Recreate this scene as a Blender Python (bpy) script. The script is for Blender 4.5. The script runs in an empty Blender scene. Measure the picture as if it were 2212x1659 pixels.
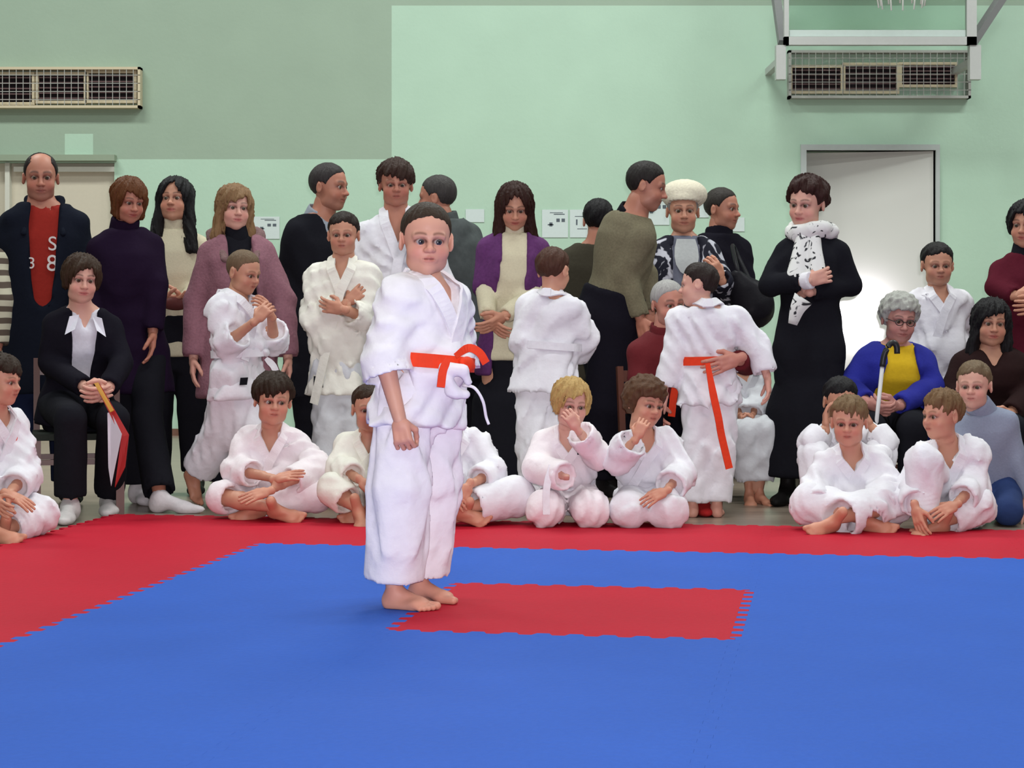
import bpy, math, random
import numpy as np
from mathutils import Matrix, Vector

# ------------------------------------------------------------------ camera, light, exposure
SC = bpy.context.scene
COL = SC.collection
FPX, YH, CAMH = 4114.8, 689.9, 0.9006          # focal length (px of a 2212 px frame), horizon row, eye height
cam = bpy.data.cameras.new('camera'); cam.sensor_width = 36.0; cam.lens = 36.0 * FPX / 2212.0
cam.shift_y = -(829.5 - YH) / 2212.0; cam.clip_end = 200
camo = bpy.data.objects.new('camera', cam); COL.objects.link(camo)
camo.location = (0, 0, CAMH); camo.rotation_euler = (math.pi / 2, 0, 0)
SC.camera = camo
SC.view_settings.view_transform = 'Standard'; SC.view_settings.look = 'None'
SC.view_settings.gamma = 1.0; SC.view_settings.exposure = 0.0
SC.view_settings.use_curve_mapping = False

world = bpy.data.worlds.new('hall_ambient'); SC.world = world; world.use_nodes = True
bg = world.node_tree.nodes['Background']; bg.inputs[0].default_value = (0.93, 1.0, 0.97, 1); bg.inputs[1].default_value = 0.20

def lamp(name, kind, loc, rot, energy, color, **kw):
    L = bpy.data.lights.new(name, kind); L.energy = energy; L.color = color
    for k, v in kw.items(): setattr(L, k, v)
    o = bpy.data.objects.new(name, L); COL.objects.link(o); o.location = loc; o.rotation_euler = rot
    return o
# rows of ceiling luminaires over the hall and the flash on the camera
for _y, _e in ((2.0, 70), (7.0, 110), (11.5, 215)):
    for _x in (-4.5, 0.5, 5.5):
        lamp('ceiling_light', 'AREA', (_x, _y, 6.4), (0, 0, 0), _e, (0.95, 1.0, 0.97), shape='RECTANGLE', size=2.6, size_y=0.7)
lamp('camera_flash', 'AREA', (0.03, -0.02, CAMH + 0.06), (math.pi / 2, 0, 0), 78, (1.0, 0.93, 0.97), shape='RECTANGLE', size=0.05, size_y=0.03, spread=math.radians(100))

# ------------------------------------------------------------------ materials
_mats = {}
def node_mat(key, build):
    if key in _mats: return _mats[key]
    m = bpy.data.materials.new(str(key[0] if isinstance(key, tuple) else key)); m.use_nodes = True
    nt = m.node_tree; b = nt.nodes['Principled BSDF']
    build(nt, b); _mats[key] = m
    return m
def nd(nt, t, **kw):
    n = nt.nodes.new(t)
    for k, v in kw.items():
        if hasattr(n, k) and not isinstance(k, int): setattr(n, k, v)
    return n
def bump_noise(nt, b, scale, strength, dist=0.01, detail=3.0, coord='Object', stretch=None):
    tc = nd(nt, 'ShaderNodeTexCoord'); src = tc.outputs[coord]
    if stretch:
        mp = nd(nt, 'ShaderNodeMapping'); mp.inputs['Scale'].default_value = stretch
        nt.links.new(src, mp.inputs[0]); src = mp.outputs[0]
    n = nd(nt, 'ShaderNodeTexNoise'); n.inputs['Scale'].default_value = scale; n.inputs['Detail'].default_value = detail
    nt.links.new(src, n.inputs['Vector'])
    bp = nd(nt, 'ShaderNodeBump'); bp.inputs['Strength'].default_value = strength; bp.inputs['Distance'].default_value = dist
    nt.links.new(n.outputs[0], bp.inputs['Height']); nt.links.new(bp.outputs[0], b.inputs['Normal'])
    return n, src
def vary(nt, b, col, fac_out, amount):
    mx = nd(nt, 'ShaderNodeMix', data_type='RGBA', blend_type='MIX')
    mx.inputs[6].default_value = (*[c * (1 - amount) for c in col], 1); mx.inputs[7].default_value = (*[min(1, c * (1 + amount)) for c in col], 1)
    nt.links.new(fac_out, mx.inputs[0]); nt.links.new(mx.outputs[2], b.inputs['Base Color'])
def fabric(col, rough=0.88, scale=60, strength=0.25, amount=0.10, name='fabric', wr=0.0):
    def f(nt, b):
        n, _ = bump_noise(nt, b, scale, strength, 0.006)
        vary(nt, b, col, n.outputs[0], amount); b.inputs['Roughness'].default_value = rough
        b.inputs['Specular IOR Level'].default_value = 0.2 if max(col) > .1 else 0.06
        if wr:      # soft creases of a heavy weave
            tc = nd(nt, 'ShaderNodeTexCoord'); w = nd(nt, 'ShaderNodeTexNoise'); w.inputs['Scale'].default_value = 8; w.inputs['Detail'].default_value = 1; w.inputs['Distortion'].default_value = 1.2
            nt.links.new(tc.outputs['Object'], w.inputs['Vector']); b2 = nd(nt, 'ShaderNodeBump'); b2.inputs['Strength'].default_value = wr; b2.inputs['Distance'].default_value = .05
            nt.links.new(w.outputs[0], b2.inputs['Height'])
            b1 = b.inputs['Normal'].links[0].from_node; nt.links.new(b2.outputs[0], b1.inputs['Normal'])
    return node_mat((name, col, rough, scale), f)
def paint(col, rough=0.5, spec=0.4, name='paint', metal=0.0):
    def f(nt, b):
        n, _ = bump_noise(nt, b, 40, 0.05, 0.004)
        vary(nt, b, col, n.outputs[0], 0.04); b.inputs['Roughness'].default_value = rough
        b.inputs['Specular IOR Level'].default_value = spec; b.inputs['Metallic'].default_value = metal
    return node_mat((name, col, rough, metal), f)
def skin_mat(col):
    def f(nt, b):
        n, src = bump_noise(nt, b, 90, 0.06, 0.003)
        at = nd(nt, 'ShaderNodeAttribute', attribute_name='Col')
        n2 = nd(nt, 'ShaderNodeTexNoise'); n2.inputs['Scale'].default_value = 18; nt.links.new(src, n2.inputs['Vector'])
        mx = nd(nt, 'ShaderNodeMix', data_type='RGBA', blend_type='MIX')
        mx.inputs[6].default_value = (*[c * .92 for c in col], 1); mx.inputs[7].default_value = (col[0] * 1.08, col[1] * 1.02, col[2] * 1.02, 1)
        nt.links.new(n2.outputs[0], mx.inputs[0])
        mu = nd(nt, 'ShaderNodeMix', data_type='RGBA', blend_type='MULTIPLY'); mu.inputs[0].default_value = 1
        nt.links.new(mx.outputs[2], mu.inputs[6]); nt.links.new(at.outputs['Color'], mu.inputs[7])
        nt.links.new(mu.outputs[2], b.inputs['Base Color'])
        b.inputs['Roughness'].default_value = 0.5; b.inputs['Specular IOR Level'].default_value = 0.35
    return node_mat(('skin', col), f)
def hair_mat(col):
    def f(nt, b):
        n, _ = bump_noise(nt, b, 1.0, 0.5, 0.01, 4, 'Object', (120, 120, 18))
        vary(nt, b, col, n.outputs[0], 0.35); b.inputs['Roughness'].default_value = 0.55
        b.inputs['Specular IOR Level'].default_value = 0.14
    return node_mat(('hair', col), f)
def print_mat(key, ca, cb, scale, lo, hi, kind='noise', rough=.85):
    def f(nt, b):
        tc = nd(nt, 'ShaderNodeTexCoord')
        if kind == 'dots':
            n = nd(nt, 'ShaderNodeTexVoronoi'); n.inputs['Scale'].default_value = scale
        elif kind == 'stripes':
            n = nd(nt, 'ShaderNodeTexWave'); n.bands_direction = 'Z'; n.inputs['Scale'].default_value = scale; n.inputs['Distortion'].default_value = 1.0
        elif kind == 'vstripes':
            n = nd(nt, 'ShaderNodeTexWave'); n.bands_direction = 'X'; n.inputs['Scale'].default_value = scale; n.inputs['Distortion'].default_value = .3
        else:
            n = nd(nt, 'ShaderNodeTexNoise'); n.inputs['Scale'].default_value = scale; n.inputs['Detail'].default_value = 1.5; n.inputs['Distortion'].default_value = 2.2
        nt.links.new(tc.outputs['Object'], n.inputs['Vector'])
        r = nd(nt, 'ShaderNodeValToRGB'); r.color_ramp.elements[0].position = lo; r.color_ramp.elements[1].position = hi
        r.color_ramp.elements[0].color = (*ca, 1); r.color_ramp.elements[1].color = (*cb, 1)
        nt.links.new(n.outputs[0], r.inputs[0]); nt.links.new(r.outputs[0], b.inputs['Base Color'])
        b.inputs['Roughness'].default_value = rough; b.inputs['Specular IOR Level'].default_value = 0.2
    return node_mat((key,), f)

# ------------------------------------------------------------------ objects
def tag(o, label=None, cat=None, group=None, kind=None):
    if label: o['label'] = label
    if cat: o['category'] = cat
    if group: o['group'] = group
    if kind: o['kind'] = kind
    return o
def empty(name, loc):
    o = bpy.data.objects.new(name, None); COL.objects.link(o); o.location = loc; o.empty_display_size = .1
    return o
def mesh_np(name, V, Fc, mats, smooth=True, col=None, midx=None):
    me = bpy.data.meshes.new(name)
    V = np.asarray(V, np.float32)
    if isinstance(Fc, np.ndarray):
        n, k = Fc.shape
        me.vertices.add(len(V)); me.vertices.foreach_set('co', V.ravel())
        me.loops.add(n * k); me.loops.foreach_set('vertex_index', Fc.astype(np.int32).ravel())
        me.polygons.add(n); me.polygons.foreach_set('loop_start', np.arange(0, n * k, k, dtype=np.int32))
        me.update(calc_edges=True)
    else:
        me.from_pydata([tuple(v) for v in V], [], Fc)
    for m in (mats if isinstance(mats, (list, tuple)) else [mats]): me.materials.append(m)
    me.polygons.foreach_set('use_smooth', np.full(len(me.polygons), smooth))
    if midx is not None: me.polygons.foreach_set('material_index', np.asarray(midx, np.int32))
    if col is not None:
        a = me.color_attributes.new('Col', 'FLOAT_COLOR', 'POINT')
        c = np.ones((len(V), 4), np.float32); c[:, :3] = col; a.data.foreach_set('color', c.ravel())
    me.validate(); me.update()
    return me
def obj(name, me, parent=None, off=None):
    o = bpy.data.objects.new(name, me); COL.objects.link(o)
    if parent is not None: o.parent = parent
    return o
def part(name, V, Fc, mats, root, org, **kw):
    """mesh given in world coordinates, stored relative to its thing's origin"""
    return obj(name, mesh_np(name, np.asarray(V) - np.asarray(org), Fc, mats, **kw), root)
def box_vf(lo, hi):
    x0, y0, z0 = lo; x1, y1, z1 = hi
    V = [(x0, y0, z0), (x1, y0, z0), (x1, y1, z0), (x0, y1, z0), (x0, y0, z1), (x1, y0, z1), (x1, y1, z1), (x0, y1, z1)]
    return V, [(0, 3, 2, 1), (4, 5, 6, 7), (0, 1, 5, 4), (1, 2, 6, 5), (2, 3, 7, 6), (3, 0, 4, 7)]
class MB:
    def __init__(s): s.V = []; s.F = []
    def add(s, V, F):
        n = len(s.V); s.V += [tuple(v) for v in V]; s.F += [tuple(i + n for i in f) for f in F]; return s
    def box(s, lo, hi): return s.add(*box_vf(lo, hi))
    def beam(s, a, b, w, h, up=(0, 0, 1)):
        a = Vector(a); b = Vector(b); d = (b - a).normalized(); up = Vector(up)
        if abs(d.dot(up)) > .95: up = Vector((1, 0, 0))
        x = d.cross(up).normalized(); y = x.cross(d).normalized()
        V = [p + x * sx * w / 2 + y * sy * h / 2 for p in (a, b) for sx, sy in ((-1, -1), (1, -1), (1, 1), (-1, 1))]
        return s.add(V, [(3, 2, 1, 0), (4, 5, 6, 7), (0, 1, 5, 4), (1, 2, 6, 5), (2, 3, 7, 6), (3, 0, 4, 7)])
    def tube(s, pts, r, n=8, r2=None):
        pts = [Vector(p) for p in pts]; rings = []
        for i, p in enumerate(pts):
            d = (pts[min(i + 1, len(pts) - 1)] - pts[max(i - 1, 0)]).normalized()
            up = Vector((0, 0, 1)) if abs(d.z) < .9 else Vector((1, 0, 0))
            x = d.cross(up).normalized(); y = x.cross(d)
            rr = r if r2 is None else r + (r2 - r) * i / (len(pts) - 1)
            rings.append([p + (x * math.cos(a) + y * math.sin(a)) * rr for a in [2 * math.pi * k / n for k in range(n)]])
        V = [v for rg in rings for v in rg]; F = []
        for i in range(len(pts) - 1):
            for k in range(n): F.append((i * n + k, i * n + (k + 1) % n, (i + 1) * n + (k + 1) % n, (i + 1) * n + k))
        F.append(tuple(reversed(range(n)))); F.append(tuple((len(pts) - 1) * n + k for k in range(n)))
        return s.add(V, F)
    def build(s, name, mat, parent=None, org=(0, 0, 0), smooth=False):
        V = [(v[0] - org[0], v[1] - org[1], v[2] - org[2]) for v in s.V]
        return obj(name, mesh_np(name, V, s.F, mat, smooth=smooth), parent)
def ribbon(pts, nrm, wid, thick):
    """flat band swept along pts; nrm = face normals; wid = half widths"""
    pts = np.asarray(pts, float); nrm = np.asarray(nrm, float); n = len(pts)
    wid = np.full(n, wid) if np.isscalar(wid) else np.asarray(wid)
    T = np.gradient(pts, axis=0); T /= np.linalg.norm(T, axis=1)[:, None] + 1e-9
    nrm = nrm - (nrm * T).sum(1)[:, None] * T; nrm /= np.linalg.norm(nrm, axis=1)[:, None] + 1e-9
    B = np.cross(T, nrm)
    c = [pts + B * (s * wid)[:, None] + nrm * t for s, t in ((-1, 0), (1, 0), (1, thick), (-1, thick))]
    V = np.stack(c, 1).reshape(-1, 3); F = []
    for i in range(n - 1):
        for k in range(4): F.append((i * 4 + k, i * 4 + (k + 1) % 4, (i + 1) * 4 + (k + 1) % 4, (i + 1) * 4 + k))
    F.append((3, 2, 1, 0)); F.append(tuple((n - 1) * 4 + k for k in range(4)))
    return V, F
def spline(pts, n):
    pts = np.asarray(pts, float); m = len(pts)
    if m < 3: return np.array([pts[0] + (pts[-1] - pts[0]) * t for t in np.linspace(0, 1, n)])
    P = np.vstack([2 * pts[0] - pts[1], pts, 2 * pts[-1] - pts[-2]]); out = []
    for t in np.linspace(0, m - 1 - 1e-6, n):
        i = int(t); f = t - i; p0, p1, p2, p3 = P[i:i + 4]
        out.append(.5 * ((2 * p1) + (-p0 + p2) * f + (2 * p0 - 5 * p1 + 4 * p2 - p3) * f * f + (-p0 + 3 * p1 - 3 * p2 + p3) * f ** 3))
    return np.array(out)

# ------------------------------------------------------------------ implicit surfaces (for bodies, clothes, hair)
class Field:
    def __init__(s, lo, hi, h):
        s.lo = np.asarray(lo, float) - 2 * h; s.h = h
        n = np.ceil((np.asarray(hi) + 2 * h - s.lo) / h).astype(int) + 1
        s.n = n; s.ax = [s.lo[i] + h * np.arange(n[i]) for i in range(3)]
        s.F = np.full(n, 9.0, np.float32)
    def sl(s, lo, hi, pad):
        r = []
        for i in range(3):
            a = int(max(0, math.floor((lo[i] - pad - s.lo[i]) / s.h))); b = int(min(s.n[i], math.ceil((hi[i] + pad - s.lo[i]) / s.h) + 1))
            if b <= a: return None
            r.append(slice(a, b))
        return tuple(r)
    def grid(s, sl):
        return (s.ax[0][sl[0]][:, None, None], s.ax[1][sl[1]][None, :, None], s.ax[2][sl[2]][None, None, :])
    def add(s, pr, k=0.0):
        fn, lo, hi = pr; sl = s.sl(lo, hi, k + 2.5 * s.h)
        if sl is None: return s
        d = fn(*s.grid(sl)); a = s.F[sl]
        if k > 0:
            hh = np.maximum(k - np.abs(a - d), 0) / k; s.F[sl] = np.minimum(a, d) - hh * hh * (k * .25)
        else: s.F[sl] = np.minimum(a, d)
        return s
    def sub(s, pr, k=0.0):
        fn, lo, hi = pr; sl = s.sl(lo, hi, k + 2.5 * s.h)
        if sl is None: return s
        d = -fn(*s.grid(sl)); a = s.F[sl]
        if k > 0:
            hh = np.maximum(k - np.abs(a - d), 0) / k; s.F[sl] = np.maximum(a, d) + hh * hh * (k * .25)
        else: s.F[sl] = np.maximum(a, d)
        return s
    def full(s): return s.grid((slice(None),) * 3)
    def mesh(s):
        F = s.F; ins = F < 0
        c = ins[:-1, :-1, :-1].astype(np.int8)
        for i, j, k in ((1, 0, 0), (0, 1, 0), (0, 0, 1), (1, 1, 0), (1, 0, 1), (0, 1, 1), (1, 1, 1)):
            c = c + ins[i:F.shape[0] - 1 + i, j:F.shape[1] - 1 + j, k:F.shape[2] - 1 + k]
        idx = np.argwhere((c > 0) & (c < 8))
        cid = np.full(c.shape, -1, np.int64); cid[tuple(idx.T)] = np.arange(len(idx))
        corners = [(i, j, k) for i in (0, 1) for j in (0, 1) for k in (0, 1)]
        val = np.stack([F[idx[:, 0] + i, idx[:, 1] + j, idx[:, 2] + k] for i, j, k in corners], 1)
        acc = np.zeros((len(idx), 3)); cnt = np.zeros(len(idx))
        for a in range(8):
            for b in range(a + 1, 8):
                ca, cb = np.array(corners[a]), np.array(corners[b])
                if abs(ca - cb).sum() != 1: continue
                va, vb = val[:, a], val[:, b]; m = (va < 0) != (vb < 0)
                t = np.where(m, va / np.where(m, va - vb, 1), 0)
                acc += np.where(m[:, None], ca + t[:, None] * (cb - ca), 0); cnt += m
        V = s.lo + s.h * (idx + acc / cnt[:, None])
        quads = []
        for ax in range(3):
            o = [(1, 2), (2, 0), (0, 1)][ax]
            A = [slice(None)] * 3; B = [slice(None)] * 3; A[ax] = slice(None, -1); B[ax] = slice(1, None)
            sa, sb = ins[tuple(A)], ins[tuple(B)]
            e = np.argwhere(sa != sb)
            if len(e) == 0: continue
            e = e[(e[:, o[0]] > 0) & (e[:, o[1]] > 0) & (e[:, o[0]] < F.shape[o[0]] - 1) & (e[:, o[1]] < F.shape[o[1]] - 1)]
            fl = sa[tuple(e.T)]
            def cell(d0, d1):
                q = e.copy(); q[:, o[0]] += d0; q[:, o[1]] += d1
                return cid[tuple(q.T)]
            q = np.stack([cell(-1, -1), cell(0, -1), cell(0, 0), cell(-1, 0)], 1)
            q[~fl] = q[~fl][:, ::-1]
            quads.append(q[(q >= 0).all(1)])
        return V, (np.concatenate(quads) if quads else np.zeros((0, 4), int))
def smooth_v(V, Q, it=1, lam=.5):
    e = np.concatenate([Q[:, [0, 1]], Q[:, [1, 2]], Q[:, [2, 3]], Q[:, [3, 0]]])
    for _ in range(it):
        S = np.zeros_like(V); n = np.zeros(len(V))
        for i in range(3):
            S[:, i] = np.bincount(e[:, 0], V[e[:, 1], i], len(V)) + np.bincount(e[:, 1], V[e[:, 0], i], len(V))
        n = np.bincount(e[:, 0], minlength=len(V)) + np.bincount(e[:, 1], minlength=len(V))
        V = V + lam * (S / np.maximum(n, 1)[:, None] - V)
    return V
def cone(a, b, ra, rb, flat0=False, flat1=False):
    a = np.asarray(a, float); b = np.asarray(b, float); ab = b - a; L2 = ab @ ab + 1e-12; L = math.sqrt(L2)
    def fn(X, Y, Z):
        px, py, pz = X - a[0], Y - a[1], Z - a[2]
        tr = (px * ab[0] + py * ab[1] + pz * ab[2]) / L2; t = np.clip(tr, 0, 1)
        if flat0 or flat1:
            q = tr
            if not flat0: q = np.maximum(q, 0)
            if not flat1: q = np.minimum(q, 1)
            d = np.sqrt((px - q * ab[0]) ** 2 + (py - q * ab[1]) ** 2 + (pz - q * ab[2]) ** 2) - (ra + (rb - ra) * t)
            if flat1: d = np.maximum(d, (tr - 1) * L)
            if flat0: d = np.maximum(d, -tr * L)
            return d
        return np.sqrt((px - t * ab[0]) ** 2 + (py - t * ab[1]) ** 2 + (pz - t * ab[2]) ** 2) - (ra + (rb - ra) * t)
    r = max(ra, rb)
    return fn, np.minimum(a, b) - r, np.maximum(a, b) + r
def ell(c, r, R=None):
    c = np.asarray(c, float); r = np.asarray(r, float)
    def fn(X, Y, Z):
        x, y, z = X - c[0], Y - c[1], Z - c[2]
        if R is not None:
            x, y, z = (R[0][0] * x + R[0][1] * y + R[0][2] * z, R[1][0] * x + R[1][1] * y + R[1][2] * z, R[2][0] * x + R[2][1] * y + R[2][2] * z)
        k0 = np.sqrt((x / r[0]) ** 2 + (y / r[1]) ** 2 + (z / r[2]) ** 2); k1 = np.sqrt((x / r[0] ** 2) ** 2 + (y / r[1] ** 2) ** 2 + (z / r[2] ** 2) ** 2)
        return k0 * (k0 - 1) / np.maximum(k1, 1e-6)
    m = r if R is None else np.full(3, r.max())
    return fn, c - m, c + m
def folds(X, Y, Z, seed, sc=(14, 14, 6), warp=1.2):
    """creases: elongated ridges and valleys, three families that fade in and out"""
    rng = np.random.RandomState(seed); out = 0; zt = sc[2] / sc[0]
    for i in range(4):
        a = rng.uniform(0, 6.28); tz = rng.choice((-1, 1)) * zt * rng.uniform(.6, 1.5); n = math.sqrt(1 + tz * tz)
        fr = sc[0] * (1.25 + .35 * i); k = np.array((math.cos(a), math.sin(a), tz)) / n * fr
        q = rng.uniform(-1, 1, (2, 3)) * 11; p = rng.uniform(0, 6, 4)
        w = np.sin(q[0][0] * X + q[0][1] * Y + q[0][2] * Z + p[0]); m = np.sin(q[1][0] * X + q[1][1] * Y + q[1][2] * Z + p[1])
        s = np.sin(k[0] * X + k[1] * Y + k[2] * Z + warp * w + p[2])
        out = out + (-1 if i % 2 else 1) * (.5 + .5 * m) * (1 - s * s) ** 2
    return out * .5
# ------------------------------------------------------------------ heads (unit height: chin -.5, crown +.5; face towards -Y)
_cache = {}
def sstep(x, a, b):
    t = np.clip((x - a) / (b - a), 0, 1); return t * t * (3 - 2 * t)
def head_mesh(kind, h=.0165):
    key = ('head', kind, h)
    if key in _cache: return _cache[key]
    ch = kind in ('boy', 'girl', 'star'); fem = kind in ('woman', 'girl', 'old')
    ez = -.03 if ch else 0.0; ex = .125
    f = Field((-.47, -.56, -.56), (.47, .52, .54), h)
    f.add(ell((0, .05, .13), (.345 if ch else .33, .41, .37)))
    fw = .28 if kind == 'star' else .27 if ch else (.25 if fem else .265)
    f.add(ell((0, -.10, -.15), (fw, .27, .32)), .12)
    f.add(ell((0, -.235, -.40), (.10 if fem or ch else .125, .09, .085)), .14)
    for s in (-1, 1):
        f.add(ell((s * .15, -.215, -.17), (.125 if kind != 'star' else .145, .12, .12)), .08)
        f.add(ell((s * .17, -.06, -.33), (.09 if not kind == 'star' else .10, .14, .10)), .12)
        f.add(cone((s * .05, -.335, .085 + ez), (s * .19, -.29, .085 + ez), .045, .04), .06)
        f.sub(ell((s * ex, -.37, .005 + ez), (.085, .075, .05)), .05)
        f.add(ell((s * ex, -.283, ez), (.078, .068, .066)), .02)                       # lids
    nl = .022 if ch else .035
    f.add(cone((0, -.33, .05 + ez), (0, -.395 - nl, -.125), .030, .046), .045)
    f.add(ell((0, -.40 - nl, -.135), (.050, .05, .042)), .03)
    for s in (-1, 1):
        f.add(ell((s * .052, -.365 - nl, -.145), (.034, .045, .032)), .025)
        f.sub(ell((s * .026, -.395 - nl, -.18), (.016, .022, .014)), .012)
    mw = .085 if ch else .10
    f.add(ell((0, -.325, -.265), (.11, .05, .07)), .05)
    f.add(cone((-mw * .8, -.338, -.25), (0, -.364, -.245), .012, .021), .02); f.add(cone((mw * .8, -.338, -.25), (0, -.364, -.245), .012, .021), .02)
    f.add(cone((-mw * .6, -.338, -.29), (mw * .6, -.338, -.29), .020, .020), .025); f.add(ell((0, -.352, -.292), (.05, .024, .024)), .02)
    f.sub(cone((-mw, -.345, -.268), (0, -.393, -.268), .008, .008), .012); f.sub(cone((mw, -.345, -.268), (0, -.393, -.268), .008, .008), .012)
    for s in (-1, 1):
        er = 1.12 if kind in ('star', 'boy') else 1.0
        f.add(ell((s * .352, .06, -.035), (.038, .085 * er, .125 * er), ((.93, -s * -.35, 0), (s * -.35, .93, 0), (0, 0, 1))), .025)
        f.sub(ell((s * .392, .03, -.025), (.022, .045, .07)), .02)
        f.sub(ell((s * ex, -.37, ez), (.066 if kind != 'star' else .074, .10, .0175 if kind != 'star' else .029)), .008)   # eye opening
    f.add(cone((0, .07, -.25), (0, .10, -.5), .20, .19), .10)
    V, Q = f.mesh(); V = smooth_v(V, Q, 1, .35)
    x, y, z = V.T; C = np.ones((len(V), 3)); front = sstep(-y, .16, .26)
    blush = np.exp(-(((np.abs(x) - .17) / .10) ** 2 + ((z + .16) / .10) ** 2)) * front
    nose = np.exp(-((x / .07) ** 2 + ((z + .13) / .06) ** 2)) * front
    C *= 1 - np.outer(np.clip(blush * .9 + nose * .5, 0, 1), (.0, .20, .18))
    lip = np.exp(-((x / (mw * .95)) ** 4 + ((z + .27) / .042) ** 4)) * sstep(-y, .29, .325)
    C *= 1 - np.outer(lip, (.18, .45, .42) if not kind == 'woman' else (.2, .6, .52))
    line = np.exp(-((x / mw) ** 4 + ((z + .268) / .010) ** 2)) * front; C *= 1 - np.outer(line, (.55, .6, .6))
    bt = .020 if ch else (.018 if fem else .027)
    bz = .105 + ez + .02 * (1 - ((np.abs(x) - .13) / .09) ** 2)
    brow = np.exp(-(((z - bz) / bt) ** 2)) * sstep(np.abs(x), .03, .06) * (1 - sstep(np.abs(x), .19, .24)) * front
    C *= 1 - np.outer(brow, (.72, .75, .75) if not ch else (.5, .55, .58) if kind != 'star' else (.6, .64, .66))
    r = np.sqrt(((np.abs(x) - ex) / .085) ** 2 + ((z - ez) / .047) ** 2)
    lash = np.exp(-((r - .92) / .22) ** 2) * sstep(z - ez, -.03, .012) * front; C *= 1 - np.outer(lash, (.7, .75, .75))
    C *= 1 - np.outer(np.exp(-(r / 1.5) ** 2) * front, (.18, .24, .2))
    if kind == 'man':
        st = np.exp(-((z + .34) / .14) ** 2) * sstep(-y, -.02, .1); C *= 1 - np.outer(st, (.16, .12, .08))
    _cache[key] = (V, Q, C, ex, ez)
    return _cache[key]
def hair_mesh(kind, seed=0, h=.022):
    key = ('hair', kind, seed, h)
    if key in _cache: return _cache[key]
    long_ = {'long': -1.25, 'longback': -1.1, 'bob': -.42, 'bobshort': -.22, 'shoulder': -.75}.get(kind)
    th = {'crew': .022, 'buzz': .018, 'short': .035, 'recede': .014, 'mop': .085, 'bangs': .07, 'curly': .10, 'curlygirl': .12, 'fluffy': .10, 'fringe': .045}.get(kind, .065)
    f = Field((-.62, -.62, (long_ or -.5) - .15), (.62, .66, .72), h)
    base = ell((0, .055, .135), (.345, .41, .375)) if long_ is None else ell((0, .055, .135), (.345 + th, .41 + th, .375 + th))
    f.add((base[0], base[1] - .2, base[2] + .2)); X, Y, Z = f.full()
    rng = np.random.RandomState(seed + 5); ph = rng.uniform(0, 6, 6)
    if long_ is not None:
        zb = long_; wide = .40 if kind != 'long' else .38
        f.add(cone((0, .12, .10), (0, .17, zb + .1), .40, .30 if zb > -.6 else .33), .10)
        if kind in ('long', 'shoulder'):
            for s in (-1, 1): f.add(cone((s * .30, -.02, .05), (s * (.45 if kind == 'long' else .38), -.17 if kind == 'long' else -.05, zb + .08), .12, .14), .10)
        elif kind in ('bob', 'bobshort'):
            for s in (-1, 1): f.add(cone((s * .31, -.03, .05), (s * .30, -.06, zb + .09), .11, .10), .08)
        zf = {'long': .37, 'longback': .33, 'bob': .20, 'bobshort': .23, 'shoulder': .20}[kind]
        win_w = np.interp(Z, [-.6, -.35, 0, zf], [.20, .235, .25, .20]) if kind != 'long' else np.interp(Z, [-.6, -.3, .05, zf], [.22, .235, .235, .05])
        if kind == 'longback': win_w = np.interp(Z, [-1.2, -.3, 0, zf], [.5, .34, .29, .15])
        jag = .018 * np.sin(X * 55 + ph[0]) * np.sin(X * 23 + ph[1])
        sweep = 0 if kind == 'long' else (.38 if seed % 2 else -.38)
        # face opening: in front, between the side curtains, below the hairline
        win = np.maximum(np.maximum(np.abs(X) - win_w, Y + .06), Z - zf - jag - sweep * X - .25 * np.maximum(Y + .3, 0))
        f.F = np.maximum(f.F, -win)
        neckwin = np.maximum(np.maximum(np.abs(X) - .23, Y - .02), Z + .35); f.F = np.maximum(f.F, -neckwin)
        f.F = np.maximum(f.F, zb + .03 * np.sin(X * 26 + ph[2]) + .02 * np.sin(Y * 31 + ph[3]) - Z)
    else:
        zf = {'crew': .32, 'buzz': .28, 'short': .26, 'recede': .40, 'mop': .13, 'bangs': .14, 'curly': .25, 'curlygirl': .17, 'fluffy': .27, 'fringe': .19}[kind]
        low = kind in ('mop', 'curly', 'curlygirl', 'fluffy', 'bangs')
        ys = [-.6, -.30, -.16, -.08, 0, .10, .17, .5]
        zs = [zf, zf, (zf + .0) * .72, -.02 if not low else -.06, .07 if not low else .02, .07 if not low else 0, -.16, -.30]
        if kind == 'crew': zs[2] = .20; zs[3] = .02
        if kind == 'recede': zs[2] = .22; zs[1] = .42; zs[0] = .42
        if kind == 'curlygirl': zs = [zf, zf, .10, -.10, -.28, -.35, -.40, -.45]
        cut = np.interp(Y, ys, zs)
        amp = .055 if kind in ('mop', 'bangs') else .04 if kind in ('fringe', 'fluffy') else .026 if kind == 'crew' else .016
        jag = amp * (np.sin(X * 38 + ph[0]) * .6 + np.sin(X * 71 + ph[1]) * .4) + .01 * np.sin(Y * 60 + ph[2])
        if kind in ('mop', 'bangs', 'fringe'): jag = jag + .33 * (X - .1 * np.sign(ph[3] - 3)) ** 2 + (.25 if seed % 2 else -.25) * X * (Y < -.1)
        low_t = .45 if kind in ('mop', 'bangs', 'curlygirl', 'curly') else .12
        tap = low_t + (1 - low_t) * np.sqrt(np.clip((Z - cut) / .22, 0, 1)); f.F = f.F - (th * tap).astype(np.float32)
        f.F = np.maximum(f.F, cut + jag - Z)
        if kind == 'recede': f.F = np.maximum(f.F, -(np.maximum(np.abs(X) - .20, np.maximum(Y - .08, .2 - Z))))
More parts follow.
